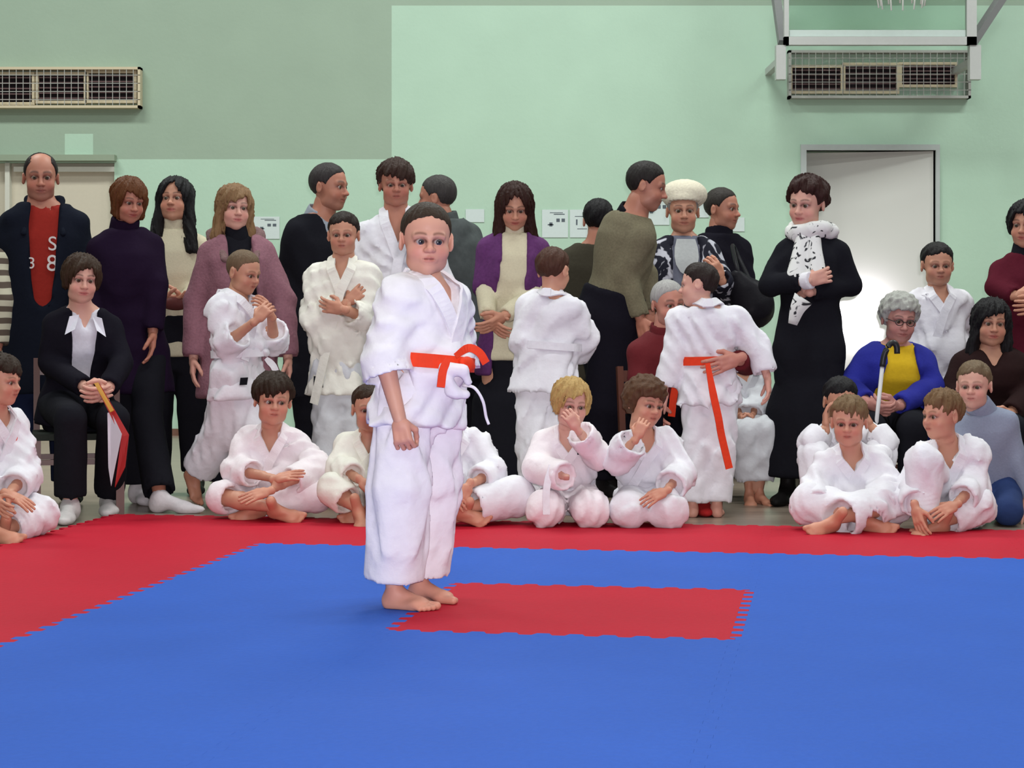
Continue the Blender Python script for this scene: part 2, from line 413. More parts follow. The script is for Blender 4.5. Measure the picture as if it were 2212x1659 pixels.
    if kind in ('curly', 'curlygirl'):
        f.F = f.F + .040 * np.sin(X * 24 + ph[0] + 1.5 * np.sin(Z * 9)) * np.sin(Y * 22 + ph[1]) * np.sin(Z * 25 + ph[2] + np.sin(X * 8))
    else:
        ang = np.arctan2(X, Y - .1) + .25 * np.sin(3 * Z + ph[1])
        if kind in ('fluffy', 'mop', 'fringe', 'bangs', 'short', 'bob', 'bobshort', 'shoulder'): f.F = f.F + (.030 if kind == 'fluffy' else .016) * np.sin(ang * 6 + ph[0] + 7 * Z) * np.sin(9 * Z + ph[2] + 5 * Y)
        am = {'crew': .004, 'buzz': .003, 'short': .008, 'recede': .003}.get(kind, .017)
        f.F = f.F + am * (np.sin(ang * 23 + 4 * Z + ph[3]) + .7 * np.sin(ang * 41 - 3 * Z + ph[4]) + .8 * np.sin(ang * 9 + 5 * Z + ph[5]))
    V, Q = f.mesh()
    _cache[key] = (V, Q); return _cache[key]
def hat_mesh(kind):
    f = Field((-.75, -.65, -.1), (.75, .85, .85), .024)
    f.add(ell((0.04, .15, .37), (.52, .50, .35))); f.add(ell((0, .03, .26), (.39, .45, .26)), .06)
    X, Y, Z = f.full(); f.F = np.maximum(f.F, np.interp(Y, [-.6, -.2, .2, .7], [.28, .22, 0, -.12]) - Z)
    f.F = f.F + .008 * np.sin(np.arctan2(X, Y - .1) * 26 + 0 * Z)
    return f.mesh()
# ------------------------------------------------------------------ hands and feet (unit length)
def hand_mesh(curl=.35, h=.031):
    key = ('hand', curl, h)
    if key in _cache: return _cache[key]
    f = Field((-.5, -.6, -.3), (.6, .3, 1.15), h)
    f.add(cone((-.11, 0, .10), (-.13, 0, .42), .095, .085)); f.add(cone((.11, 0, .10), (.13, 0, .42), .10, .085), .06)
    f.add(cone((0, 0, .08), (0, 0, .44), .09, .085), .06); f.add(cone((0, 0, -.15), (0, 0, .12), .135, .12), .08)
    for x, L, sp in ((-.175, .36, -.10), (-.06, .47, -.03), (.055, .50, .03), (.165, .44, .09)):
        p = np.array((x, 0, .47)); a = curl * .55; r = .058 if abs(x) < .17 else .054
        for i, fr in enumerate((.45, .32, .26)):
            a += curl * (.75 if i else .25)
            q = p + L * fr * np.array((math.sin(sp), -math.sin(a) * math.cos(sp), math.cos(a) * math.cos(sp)))
            f.add(cone(p, q, r, r * .9), .018); p = q; r *= .9
    p = np.array((.14, -.03, .12))
    for d, L, r0, r1 in (((.62, -.35 - .3 * curl, .62), .22, .085, .07), ((.35 - .5 * curl, -.35 - .35 * curl, .85), .19, .066, .058), ((.15 - .6 * curl, -.3 - .5 * curl, .9), .14, .058, .048)):
        d = np.array(d); d /= np.linalg.norm(d); q = p + d * L; f.add(cone(p, q, r0, r1), .03); p = q
    V, Q = f.mesh(); _cache[key] = (V, Q); return _cache[key]
def foot_mesh(shoe=None, h=.037):
    """x = heel(0) to toe(1), y = towards the big toe, z up"""
    key = ('foot', shoe, h)
    if key in _cache: return _cache[key]
    f = Field((-.15, -.35, -.1), (1.2, .35, .75), h)
    if shoe is None:
        f.add(ell((.13, 0, .13), (.135, .125, .15))); f.add(cone((.22, 0, .16), (.19, 0, .62), .13, .125), .10)
        f.add(cone((.25, .01, .24), (.66, .03, .11), .14, .10), .10); f.add(ell((.66, 0, .10), (.18, .19, .10)), .06)
        f.add(cone((.15, -.04, .07), (.62, -.10, .06), .09, .08), .08)
        for y, x1, r in ((.118, .95, .068), (.018, .93, .050), (-.062, .89, .047), (-.128, .84, .044), (-.182, .78, .042)):
            f.add(cone((.68, y * .9, .07), (x1 - .02, y, r), r * 1.1, r), .02)
    else:
        f.add(ell((.15, 0, .16), (.17, .15, .18))); f.add(cone((.22, 0, .2), (.2, 0, .60 if shoe == 'boot' else .3), .15, .15), .08)
        f.add(cone((.25, 0, .22), (.7, .02, .12), .15, .11), .10); f.add(ell((.68, .0, .10), (.2, .185, .11)), .06)
        f.add(ell((.86, .03, .085), (.21 if shoe != 'pointed' else .26, .13 if shoe != 'pointed' else .09, .085)), .08)
    X, Y, Z = f.full(); f.F = np.maximum(f.F, -Z)
    V, Q = f.mesh(); _cache[key] = (V, Q); return _cache[key]

# ------------------------------------------------------------------ people
FLOOR_Z = -.02
def W(px, py, d):
    return np.array(((px - 1106.0) * d / FPX, d, CAMH - (py - YH) * d / FPX))
def unit(v): v = np.asarray(v, float); return v / (np.linalg.norm(v) + 1e-9)
def rotm(yaw, pitch=0, roll=0):
    """yaw 0 looks at the camera, + turns towards image right; pitch + looks down; roll + tilts the crown to image right"""
    return np.array(Matrix.Rotation(math.radians(yaw), 3, 'Z') @ Matrix.Rotation(math.radians(pitch), 3, 'X') @ Matrix.Rotation(math.radians(roll), 3, 'Y'))
class Torso:
    ST = np.array([-.30, -.12, 0, .18, .36, .58, .78, .92, 1.02])
    def __init__(s, pel, nek, yaw, S, fat=1.0, belly=0.0, fem=False, bend=0.0):
        s.P = np.asarray(pel); ax = np.asarray(nek) - s.P; s.L = np.linalg.norm(ax); s.A = ax / s.L
        y = math.radians(yaw); lat = np.array((math.cos(y), math.sin(y), 0)); lat = lat - (lat @ s.A) * s.A; s.lat = unit(lat); s.fwd = np.cross(s.lat, s.A)
        s.t = s.ST * s.L
        w = np.array([.076, .088, .092, .084, .080, .088, .090, .072, .042]) if not fem else np.array([.080, .094, .094, .080, .070, .076, .078, .062, .038])
        df = np.array([.050, .056, .058, .058, .058, .062, .058, .044, .032]) if not fem else np.array([.050, .056, .056, .052, .052, .072, .066, .042, .030])
        db = np.array([.054, .063, .065, .052, .048, .056, .060, .050, .036])
        df = df + belly * np.array([.2, .7, 1, 1, .8, .4, .1, 0, 0])
        s.w = w * S * fat; s.df = df * S * fat; s.db = db * S * fat; s.S = S; s.bend = bend
    def uvt(s, X, Y, Z):
        p = (X - s.P[0], Y - s.P[1], Z - s.P[2])
        u = p[0] * s.lat[0] + p[1] * s.lat[1] + p[2] * s.lat[2]; v = p[0] * s.fwd[0] + p[1] * s.fwd[1] + p[2] * s.fwd[2]; t = p[0] * s.A[0] + p[1] * s.A[1] + p[2] * s.A[2]
        if s.bend: q = np.clip(t / s.L, 0, 1); v = v + s.bend * 4 * q * (1 - q)
        return u, v, t
    def prof(s, off, ext=None):
        t, w, df, db = s.t, s.w + off, s.df + off, s.db + off
        if ext:      # extra lower stations: (metres below pelvis, half width, front, back)
            e = sorted(ext, key=lambda q: -q[0]); m = t > -e[-1][0] + .01
            t = np.concatenate([[-q[0] for q in e], t[m]]); w = np.concatenate([[q[1] for q in e], w[m]])
            df = np.concatenate([[q[2] for q in e], df[m]]); db = np.concatenate([[q[3] for q in e], db[m]])
        return t, w, df, db
    def prim(s, off=0.0, tmin=None, tmax=None, ext=None):
        t_, w_, f_, b_ = s.prof(off, ext)
        tmin = t_[0] if tmin is None else tmin; tmax = t_[-1] if tmax is None else tmax
        def fn(X, Y, Z):
            u, v, t = s.uvt(X, Y, Z); w = np.interp(t, t_, w_); dp = np.where(v > 0, np.interp(t, t_, f_), np.interp(t, t_, b_))
            d = ((np.abs(u / w) ** 2.3 + np.abs(v / dp) ** 2.3) ** (1 / 2.3) - 1) * np.minimum(w, dp)
            return np.maximum(np.maximum(d, tmin - t), t - tmax)
        m = max(w_.max(), f_.max(), b_.max()) + abs(s.bend); e0 = s.P + s.A * tmin; e1 = s.P + s.A * tmax
        return fn, np.minimum(e0, e1) - m, np.maximum(e0, e1) + m
    def at(s, u, v, t):
        if s.bend: q = min(max(t / s.L, 0), 1); v = v - s.bend * 4 * q * (1 - q)
        return s.P + s.lat * u + s.fwd * v + s.A * t
    def surf(s, u, t, off, ext=None, back=False):
        t_, w_, f_, b_ = s.prof(off, ext); w = np.interp(t, t_, w_); dp = np.interp(t, t_, b_ if back else f_)
        v = dp * max(0, 1 - min(1, abs(u / w)) ** 2.3) ** (1 / 2.3)
        return s.at(u, -v if back else v, t)
    def ring(s, ang, t, off, ext=None):
        t_, w_, f_, b_ = s.prof(off, ext); w = np.interp(t, t_, w_); c, n = math.sin(ang), math.cos(ang)
        dp = np.interp(t, t_, f_ if n > 0 else b_); r = (abs(c) ** 2.3 + abs(n) ** 2.3) ** (-1 / 2.3)
        return s.at(w * c * r, dp * n * r, t)

class Person: pass
def place_head(P, kind, hair, haircol, gaze=(0, 0), hseed=0, hat=None, res=.0195):
    V, Q, C, ex, ez = head_mesh(kind, res); H = P.hh
    P.headV = V * H @ P.R.T + P.hc; P.headQ = Q; P.headC = C
    em = eye_mesh(P.iris)
    P.eyes = []
    for s in (-1, 1):
        c = np.array((s * ex, -.283, ez)) * H @ P.R.T + P.hc
        o = obj('eye', em, P.root); g = P.R @ rotm(gaze[0], gaze[1])
        M = Matrix.Translation(Vector(c - P.org)) @ Matrix(g.tolist()).to_4x4() @ Matrix.Scale(.069 * H, 4); o.matrix_basis = M
    if hair:
        hV, hQ = hair_mesh(hair, hseed, .030 if res > .014 else .016)
        part('hair', hV * H @ P.R.T + P.hc, hQ, hair_mat(haircol), P.root, P.org)
    if hat:
        hV, hQ = hat_mesh('beret'); part('beret', hV * H @ P.R.T + P.hc, hQ, hat, P.root, P.org)
def eye_mesh(col):
    key = ('eye', col)
    if key in _cache: return _cache[key]
    V = []; Fc = []; mi = []; n = 14; rings = [math.radians(a) for a in (0, 17, 30, 40, 60, 90, 120, 150, 180)]
    for a in rings:
        for k in range(n): b = 2 * math.pi * k / n; V.append((math.sin(a) * math.cos(b), -math.cos(a), math.sin(a) * math.sin(b)))
    for i in range(len(rings) - 1):
        for k in range(n):
            Fc.append((i * n + k, (i + 1) * n + k, (i + 1) * n + (k + 1) % n, i * n + (k + 1) % n)); mi.append(2 if i == 0 else (1 if i < 3 else 0))
    ms = [paint((.36, .31, .30), .15, .5, 'eye_white'), paint(col, .12, .5, 'iris'), paint((.01, .01, .01), .1, .5, 'pupil')]
    me = mesh_np('eye', V, np.array(Fc), ms, midx=mi); _cache[key] = me; return me
def hand_at(P, side, wrist, tip_dir, palm, curl, size):
    V, Q = hand_mesh(curl); z = unit(tip_dir); y = -unit(np.asarray(palm) - (np.asarray(palm) @ z) * z); x = np.cross(y, z)
    V = V.copy(); Q2 = Q
    if side == 'L': V[:, 0] *= -1; Q2 = Q[:, ::-1]
    return (V * size) @ np.stack([x, y, z]) + wrist, Q2
def foot_at(P, side, ankle, toe, up, size, shoe=None, h=.037):
    V, Q = foot_mesh(shoe, h); x = unit(toe); z = unit(np.asarray(up) - (np.asarray(up) @ x) * x); y = np.cross(z, x)
    V = V.copy(); Q2 = Q        # y = left of walking direction; the big toe lies on the inner side
    if side == 'L': V[:, 1] *= -1; Q2 = Q[:, ::-1]
    V[:, 0] -= .2; V[:, 2] -= .34
    return (V * size) @ np.stack([x, y, z]) + ankle, Q2
def person(label, d, S, yaw, neck, pelvis, head, armL, armR, legL=None, legR=None, kind='man', hair='short', haircol=(.03, .02, .015), skin=(.62, .36, .27),
           iris=(.10, .06, .03), fat=1.0, belly=0.0, bend=0.0, sw=None, gaze=(0, 0), hat=None, shoes=None, hres=.0195, res=.0185, hseed=0, floor=None, hands=(.35, .35), bare=None):
    """neck, pelvis, elbows, wrists, knees, ankles: (frame px x, px y, metres behind the person's own distance d)"""
    P = Person(); P.d = d; P.S = S; J = lambda q: W(q[0], q[1], d + (q[2] if len(q) > 2 else 0)); P.J = J
    P.fat = fat; P.neck = J(neck); P.pel = J(pelvis); fem = kind in ('woman', 'old')
    P.T = T = Torso(P.pel, P.neck, yaw, S, fat, belly, fem, bend)
    fz = FLOOR_Z if floor is None else floor
    P.org = np.array((P.pel[0], P.pel[1], fz)); P.root = tag(empty('person', P.org), label, 'person'); P.iris = iris
    P.hc = W(head[0], head[1], d + head[2]); P.hh = head[3] * (d + head[2]) / FPX; P.R = rotm(*head[4:7])
    sw = sw or (.084 if not fem else .076) * S * fat ** .5
    dp = (.058 if S > 1.5 else .050) * S; P.sh = {'L': P.neck + T.lat * sw - T.A * dp, 'R': P.neck - T.lat * sw - T.A * dp}
    P.el = {}; P.wr = {}; P.kn = {}; P.an = {}; P.hp = {}; P.toe = {}
    for sd, a in (('L', armL), ('R', armR)): P.el[sd] = J(a[0]); P.wr[sd] = J(a[1])
    hw = .052 * S * fat
    for sd, s, l in (('L', 1, legL), ('R', -1, legR)):
        P.hp[sd] = P.pel + T.lat * s * hw - T.A * .02
        if l is None:
            an = P.hp[sd].copy(); an[2] = fz + .075 * S / 1.7; an = an + T.lat * s * .02; kn = (P.hp[sd] + an) / 2 + T.fwd * .02; l = (None,)
            P.kn[sd], P.an[sd] = kn, an; td = T.fwd + T.lat * s * .25; td[2] = 0; P.toe[sd] = (unit(td), np.array((0, 0, 1.)))
        else:
            P.kn[sd] = J(l[0]); P.an[sd] = J(l[1]); td = l[2] if len(l) > 2 else tuple(T.fwd + T.lat * s * .25)
            P.toe[sd] = (unit(td), np.array(l[3] if len(l) > 3 else (0, 0, 1.)))
    for sd in 'LR':     # soles on the floor
        if np.allclose(P.toe[sd][1], (0, 0, 1)): P.an[sd][2] = fz + .34 * .150 * S * (1.06 if shoes else 1)
    place_head(P, kind, hair, haircol, gaze, hseed, hat, hres)
    # ---- body: one mesh
    pts = np.array([P.neck, P.pel, P.hc] + [q for m in (P.sh, P.el, P.wr, P.kn, P.an) for q in m.values()])
    f = Field(pts.min(0) - .19 * S / 1.5, pts.max(0) + .19 * S / 1.5, res)
    f.add(T.prim(-.004)); nr = (.036 if kind == 'man' else .030 if fem else .034) * S / (1 if S > 1.5 else .95)
    hb = P.hc + P.R @ np.array((0, .07, -.33)) * P.hh; P.nr = nr
    f.add(cone(P.neck - T.A * .05 * S, hb, nr * 1.15, nr), .03)
    for sd in 'LR':
        f.add(cone(P.neck - T.A * .012 * S, P.sh[sd], .022 * S, .028 * S), .03)
        f.add(cone(P.sh[sd], P.el[sd], .030 * S, .0235 * S), .03); f.add(cone(P.el[sd], P.wr[sd], .0245 * S, .0165 * S), .02)
        f.add(cone(P.hp[sd], P.kn[sd], .047 * S * fat, .032 * S * fat), .03); f.add(cone(P.kn[sd], P.kn[sd] * .65 + P.an[sd] * .35, .031 * S, .033 * S), .02); f.add(cone(P.kn[sd] * .65 + P.an[sd] * .35, P.an[sd], .033 * S, .020 * S), .02)
    V, Q = f.mesh(); Vs = [V]; Qs = [Q]; Cs = [np.ones((len(V), 3))]
    Vs.append(P.headV); Qs.append(P.headQ); Cs.append(P.headC)
    hs = .104 * S * (1.06 if S < 1.4 else 1)
    for i, (sd, a) in enumerate((('L', armL), ('R', armR))):
        if len(a) > 2 and a[2] is None: continue
        fd = unit(P.wr[sd] - P.el[sd]); tip = fd; palm = T.lat * (-1 if sd == 'L' else 1)
        if len(a) > 2:
            tip = unit(J(a[2]) - P.wr[sd]);
            if len(a) > 3: palm = np.array(a[3], float)
        hV, hQ = hand_at(P, sd, P.wr[sd], tip, palm, hands[i], hs); Vs.append(hV); Qs.append(hQ); Cs.append(np.ones((len(hV), 3)) * (1, .93, .93))
    for sd in 'LR':
        x, z = P.toe[sd]; fs = .150 * S
        if shoes is None:
            fV, fQ = foot_at(P, sd, P.an[sd], x, z, fs, None, .022 if hres < .014 else .037); Vs.append(fV); Qs.append(fQ); Cs.append(np.ones((len(fV), 3)) * (1, .9, .88))
        else:
            fV, fQ = foot_at(P, sd, P.an[sd], x, z, fs * 1.06, shoes[0])
            part('shoe' if shoes[0] != 'boot' else 'boot', fV, fQ, shoes[1], P.root, P.org)
    o = 0; Q2 = []
    for v, q in zip(Vs, Qs): Q2.append(q + o); o += len(v)
    part('body', np.concatenate(Vs), np.concatenate(Q2), skin_mat(skin), P.root, P.org, col=np.concatenate(Cs))
    return P
def grid_for(P, keys, pad, h, extra=()):
    pts = [q for k in keys for q in (getattr(P, k).values() if isinstance(getattr(P, k), dict) else [getattr(P, k)])] + list(extra)
    pts = np.array(pts); return Field(pts.min(0) - pad, pts.max(0) + pad, h)
def top(P, name, mat, off=.014, hem=.10, hemw=None, r=(.040, .036, .030), end=(1.0, 1.0), opening=None, vneck=None, neck=.008, collar=None, fold=.006, seed=1, h=.0148, sleeves=True, foldsc=(14, 14, 8), tmax=None, front_ext=None, bulge=0.0, shiftv=0.0, pinch=None):
    """upper garment; hem = metres below pelvis; opening = [(t/L, half width)], vneck = (t/L of the V's point, half width at the neck)"""
    T, S = P.T, P.S
    ext = None
    if hem > .02:
        w0, f0, b0 = T.w[2] + off, T.df[2] + off, T.db[2] + off; g = hemw or 1.06
        lo_ = getattr(P, 'legout', None)
        if lo_ and hem < .5: g = max(g, (lo_[0] * .96 + .012) / w0)
        ext = [(hem, w0 * g, f0 * g, b0 * g), (hem * .5, w0 * (1 + g) / 2, f0 * (1 + g) / 2, b0 * (1 + g) / 2)]
    P.ext = ext
    lo_t = -hem
    ends = {}
    for sd, e in zip('LR', end):
        ends[sd] = P.el[sd] + (P.wr[sd] - P.el[sd]) * e if e > 0 else P.sh[sd] + (P.el[sd] - P.sh[sd]) * (1 + e)
    bot = P.T.at(0, 0, lo_t); pad = max(T.w.max(), T.df.max()) * 1.25 + off + .05
    f = Field(np.minimum.reduce([P.neck, P.pel, bot, *[q - (r[0] * S + .02 - pad if False else 0) for q in P.sh.values()], *(list(P.el.values()) + list(ends.values()) if sleeves else [])]) - pad,
              np.maximum.reduce([P.neck, P.pel, bot, *P.sh.values(), *(list(P.el.values()) + list(ends.values()) if sleeves else [])]) + pad, h)
    f.add(T.prim(off, tmin=lo_t, tmax=tmax if tmax is not None else T.L * 1.0, ext=ext))
    if bulge: f.add(ell(T.at(0, T.df[3] * .3, T.L * .30), (T.w[3] + off + bulge, T.df[3] + off + bulge, T.L * .2)), .06)
    if pinch: u, v, t = T.uvt(*f.full()); f.F = f.F + (pinch[1] * np.exp(-((t - pinch[0]) / .035) ** 2)).astype(np.float32)
    P.tf = (f, f.F.copy())
    for sd in 'LR': f.add(cone(P.neck - T.A * .018 * S, P.sh[sd], .022 * S + off * .5, r[0] * S * .92), .035)
    X, Y, Z = f.full()
    if vneck or opening:
        u, v, t = T.uvt(X, Y, Z)
        if vneck:
            t0 = vneck[0] * T.L; hw = np.maximum((t - t0) / (T.L - t0), 0) * vneck[1]; g = np.maximum(np.abs(u - (vneck[2] if len(vneck) > 2 else 0)) - hw, np.maximum(t0 - t, -v + shiftv))
            f.F = np.maximum(f.F, -g)
        if opening:
            o = sorted(opening); hw = np.interp(t, [q[0] * T.L for q in o], [q[1] for q in o]); cu = np.interp(t, [q[0] * T.L for q in o], [q[2] if len(q) > 2 else 0 for q in o])
            g = np.maximum(np.abs(u - cu) - hw, -v + shiftv); f.F = np.maximum(f.F, -g)
    if sleeves:
        for sd in 'LR':
            e = end['LR'.index(sd)]
            f.add(cone(P.sh[sd], P.el[sd] if e > 0 else ends[sd], r[0] * S, r[1] * S, flat1=e <= 0), .03)
            if e > 0: f.add(cone(P.el[sd], ends[sd], r[1] * S, r[2] * S, flat1=True), .012)
    if fold:
        X, Y, Z = f.full(); fo = fold * folds(X - P.org[0], Y - P.org[1], Z, seed, foldsc)
        if sleeves:
            for sd in 'LR':
                q = ends[sd]; fo = fo * np.clip((np.sqrt((X - q[0]) ** 2 + (Y - q[1]) ** 2 + (Z - q[2]) ** 2) - r[2] * S) / .05, .15, 1)
        f.F = f.F + fo.astype(np.float32)
    if sleeves:
        for sd in 'LR':
            e = end['LR'.index(sd)]; a = P.el[sd] if e > 0 else P.sh[sd]; dr = unit(ends[sd] - a); rr = r[2] * S if e > 0 else r[1] * S
            wl = max(.013, 1.25 * h); f.sub(cone(ends[sd] - dr * .035, ends[sd] + dr * .03, max(rr - wl - .004, .006), rr - wl, True), .004)
    # neck hole
    hb = P.hc + P.R @ np.array((0, .07, -.33)) * P.hh; nr = P.nr * 1.05 + neck
    f.sub(cone(P.neck + T.A * (-.01 * S), P.neck + unit(hb - P.neck) * .2, nr, nr * 1.1), .01)
    X, Y, Z = f.full()
    V, Q = f.mesh(); V = smooth_v(V, Q, 1, .4)
    o = part(name, V, Q, mat, P.root, P.org)
    if collar:      # rolled collar around the neck
        rr, hh, cm = collar; g = Field(P.neck - .15, P.neck + np.array((.15, .15, .2)), .009)
        up = unit(hb - P.neck); cr = P.nr * 1.12; g.add(cone(P.neck - up * .02, P.neck + up * hh, cr + rr * 1.3, cr + rr, flat1=True)); g.sub(cone(P.neck + up * (hh - .015), P.neck + up * (hh + .03), cr - .006, cr), .004)
        V, Q = g.mesh(); part('collar', V, Q, cm, P.root, P.org)
    P.gar_off = off + fold * .3
    return o
def trousers(P, mat, r=(.062, .050, .046), end=(.93, .93), off=.016, waist=.12, fold=.006, seed=2, h=.0155, name='trousers', foldsc=(16, 16, 5)):
    T, S = P.T, P.S; E = {sd: P.kn[sd] + (P.an[sd] - P.kn[sd]) * e for sd, e in zip('LR', end)}
    pts = np.array([P.pel, T.at(0, 0, waist), *P.hp.values(), *P.kn.values(), *E.values()]); pad = max(T.w.max(), r[0] * S) + off + .04
    f = Field(pts.min(0) - pad, pts.max(0) + pad, h)
    f.add(T.prim(off, tmin=T.t[0], tmax=waist))
    for sd in 'LR':
        f.add(cone(P.hp[sd], P.kn[sd], max(r[0] * .86, .047 * P.fat + .009) * S, max(r[1], .032 * P.fat + .009) * S), .03); f.add(cone(P.kn[sd], E[sd], r[1] * S, r[2] * S, flat1=True), .015)
    X, Y, Z = f.full(); fo = fold * folds(X - P.org[0], Y - P.org[1], Z, seed, foldsc)
    for sd in 'LR':
        q = E[sd]; fo = fo * np.clip((np.sqrt((X - q[0]) ** 2 + (Y - q[1]) ** 2 + (Z - q[2]) ** 2) - r[2] * S) / .05, .15, 1)
    f.F = f.F + fo.astype(np.float32); wl = max(.012, 1.25 * h)
    for sd in 'LR':
        dr = unit(E[sd] - P.kn[sd]); f.sub(cone(E[sd] - dr * .035, E[sd] + dr * .03, r[2] * S - wl - .004, r[2] * S - wl, True), .004)
    P.legout = (.052 * S + r[0] * S, r[0] * S)
    f.F = np.maximum(f.F, FLOOR_Z + .004 - Z)
    V, Q = f.mesh(); V = smooth_v(V, Q, 1, .4)
    return part(name, V, Q, mat, P.root, P.org)
def skirt(P, mat, hem, w, name='skirt', fold=.008, seed=3, h=.018, off=.014, toward=None):
    T = P.T; w0, f0, b0 = T.w[2] + off, T.df[2] + off, T.db[2] + off
    ext = [(hem, w, w * .75, w * .75), (hem * .4, (w0 + w) / 2, (f0 + w * .75) / 2, (b0 + w * .75) / 2)]
    bot = T.at(0, 0, -hem); f = Field(np.minimum(bot, P.pel) - w - .05, np.maximum(bot, P.pel) + w + .12, h)
    f.add(T.prim(off, tmin=-hem, tmax=.1, ext=ext)); X, Y, Z = f.full(); f.F = f.F + (fold * folds(X - P.org[0], Y - P.org[1], Z, seed, (16, 16, 2))).astype(np.float32)
    V, Q = f.mesh(); return part(name, V, Q, mat, P.root, P.org)
def lapel(P, tV, mat, off, wid=.022, over=.0, nw=.045, ext=None, tlow=None, name='lapel', th=.009, long_end=-.2):
    """two collar bands from the nape over the shoulders to the crossing point, the upper one running on to the hem"""
    T, S = P.T, P.S
    for s in (1, -1):
        pts = []
        pts.append(T.at(-s * .022, -T.db[-1] - off * .6 - .012 * S, T.L * 1.035)); pts.append(T.at(s * .012, -T.db[-1] - off * .6 - .012 * S, T.L * 1.035)); pts.append(T.at(s * nw * .75, -T.db[-1] * .55, T.L * 1.055)); pts.append(T.at(s * nw * 1.05, T.df[-1] * .15, T.L * 1.04))
        u0, t0 = s * nw * 1.02, T.L * .94; u1, t1 = over, tV * T.L
        lst = list(np.linspace(0, 1, 7)) if s > 0 else list(np.linspace(0, 1, 5))
        for q in lst: pts.append(T.surf(u0 + (u1 - u0) * q, t0 + (t1 - t0) * q, off + .003, ext))
        if s > 0:
            du = (u1 - u0) / (t0 - t1)
            tt = t1
            while tt > (T.L * long_end):
                tt -= .05; pts.append(T.surf(u1 + du * (t1 - tt) * .55, tt, off + .003, ext))
        c = spline(pts, 40 if s > 0 else 24); nr = []
        for q in c:
            u, v, t = T.uvt(*q); n = T.fwd * v / (T.df[5] ** 2) + T.lat * u / (T.w[5] ** 2)
            if t > T.L * .97: n = n + T.A * 6
            nr.append(unit(n))
        V, F = ribbon(c + np.array(nr) * (.002 if s < 0 else .006), nr, wid, th); part(name, V, F, mat, P.root, P.org, smooth=False)
def belt(P, t, mat, off, half=.02, knot=0.0, tails=(), name='belt', th=.008, ext=None, tmat=None, tw=1.0):
    T = P.T; n = 48; A = [2 * math.pi * i / n for i in range(n + 1)]
    def outer(a):
        f, F = P.tf; q0 = T.at(0, 0, t); dr = unit(T.ring(a, t, off, ext) - q0); best = np.linalg.norm(T.ring(a, t, 0, ext) - q0)
        for k in range(40):
            rr = best * .8 + k * .005; ii = np.round((q0 + dr * rr - f.lo) / f.h).astype(int)
            if (ii < 0).any() or (ii >= f.n).any() or F[tuple(ii)] > .001: break
        return rr
    rad = np.array([outer(a) for a in A[:-1]]); rad = np.maximum(rad, (np.roll(rad, 1) + np.roll(rad, -1)) / 2); rad = (rad + np.roll(rad, 1) + np.roll(rad, -1)) / 3; rad = np.append(rad, rad[0]) + .002
    c = np.array([T.at(0, 0, t) + unit(T.ring(a, t, off, ext) - T.at(0, 0, t)) * q for a, q in zip(A, rad)]); nr = np.array([unit(T.ring(a, t, off + .01, ext) - T.ring(a, t, off, ext)) for a in A])
    # swept band whose width is vertical
    V = []; F = []
    for q, m in zip(c, nr):
        for s, k in ((-1, 0), (1, 0), (1, th), (-1, th)): V.append(q + T.A * s * half + m * k)
    for i in range(n):
        for k in range(4): F.append((i * 4 + k, (i + 1) * 4 + k, (i + 1) * 4 + (k + 1) % 4, i * 4 + (k + 1) % 4))
    b = part(name, V, F, mat, P.root, P.org, smooth=False)
    if knot is not None:
        kp = c[int(round(knot / (2 * math.pi) * n)) % n] + unit(T.ring(knot, t, off + .05, ext) - T.ring(knot, t, off, ext)) * .010; kn = unit(T.ring(knot, t, off + .05, ext) - T.ring(knot, t, off, ext)); sd = np.cross(T.A, kn)
        f = Field(kp - .06, kp + .06, .005); R = np.stack([sd, kn, T.A])
        f.add(ell(kp, (half * 1.35, half * .8, half * 1.15), R)); f.add(cone(kp - sd * half * 1.2 + T.A * half * .3, kp + sd * half * 1.2 - T.A * half * .3, half * .55, half * .55), .01)
        V, Q = f.mesh(); part('knot', V, Q, mat, b, (0, 0, 0) if False else P.org)
    for tl in tails:
        pts = [P.J(q) for q in tl]; c = spline(pts, 16); nn = np.tile(unit(np.array((.15, -1, .1))), (16, 1)) if len(tl) < 9 else None
        V, F = ribbon(c, nn, tw * half * np.interp(np.linspace(0, 1, 16), [0, .25, 1], [.55, .85, .85]), .006); part('belt_tail', V, F, mat, b, P.org, smooth=False)
    return b
def gi(P, mat, hem=.16, v=.62, vw=.055, sleeve=(.052, .056, .056), end=(.7, .7), beltmat=None, tmat=None, bt=.12, off=.024, leg=(.072, .066, .064), lend=(.93, .93), seed=1, knot=0.0, tails=(), over=.0, h=.0138, fold=.010, half=.018, trs=True, bulge=0.012, cinch=True):
    if trs: trousers(P, tmat or mat, leg, lend, .016, .05, .022, seed + 7, h, foldsc=(26, 26, 10))
    top(P, 'gi_jacket', mat, off, hem, 1.10, sleeve, end, None, (v, vw, over * .5), .012, None, fold * 2.8, seed, h, bulge=bulge, foldsc=(26, 26, 16), pinch=(bt, .016) if beltmat is not None else None)
    lapel(P, v, mat, off, .021 * (P.S / 1.25) ** .5, over, vw + .004, P.ext, long_end=-hem / P.T.L if beltmat is None else bt / P.T.L)
    if beltmat is not None: return belt(P, bt, beltmat, off + bulge * .8, half, knot, tails, ext=P.ext)
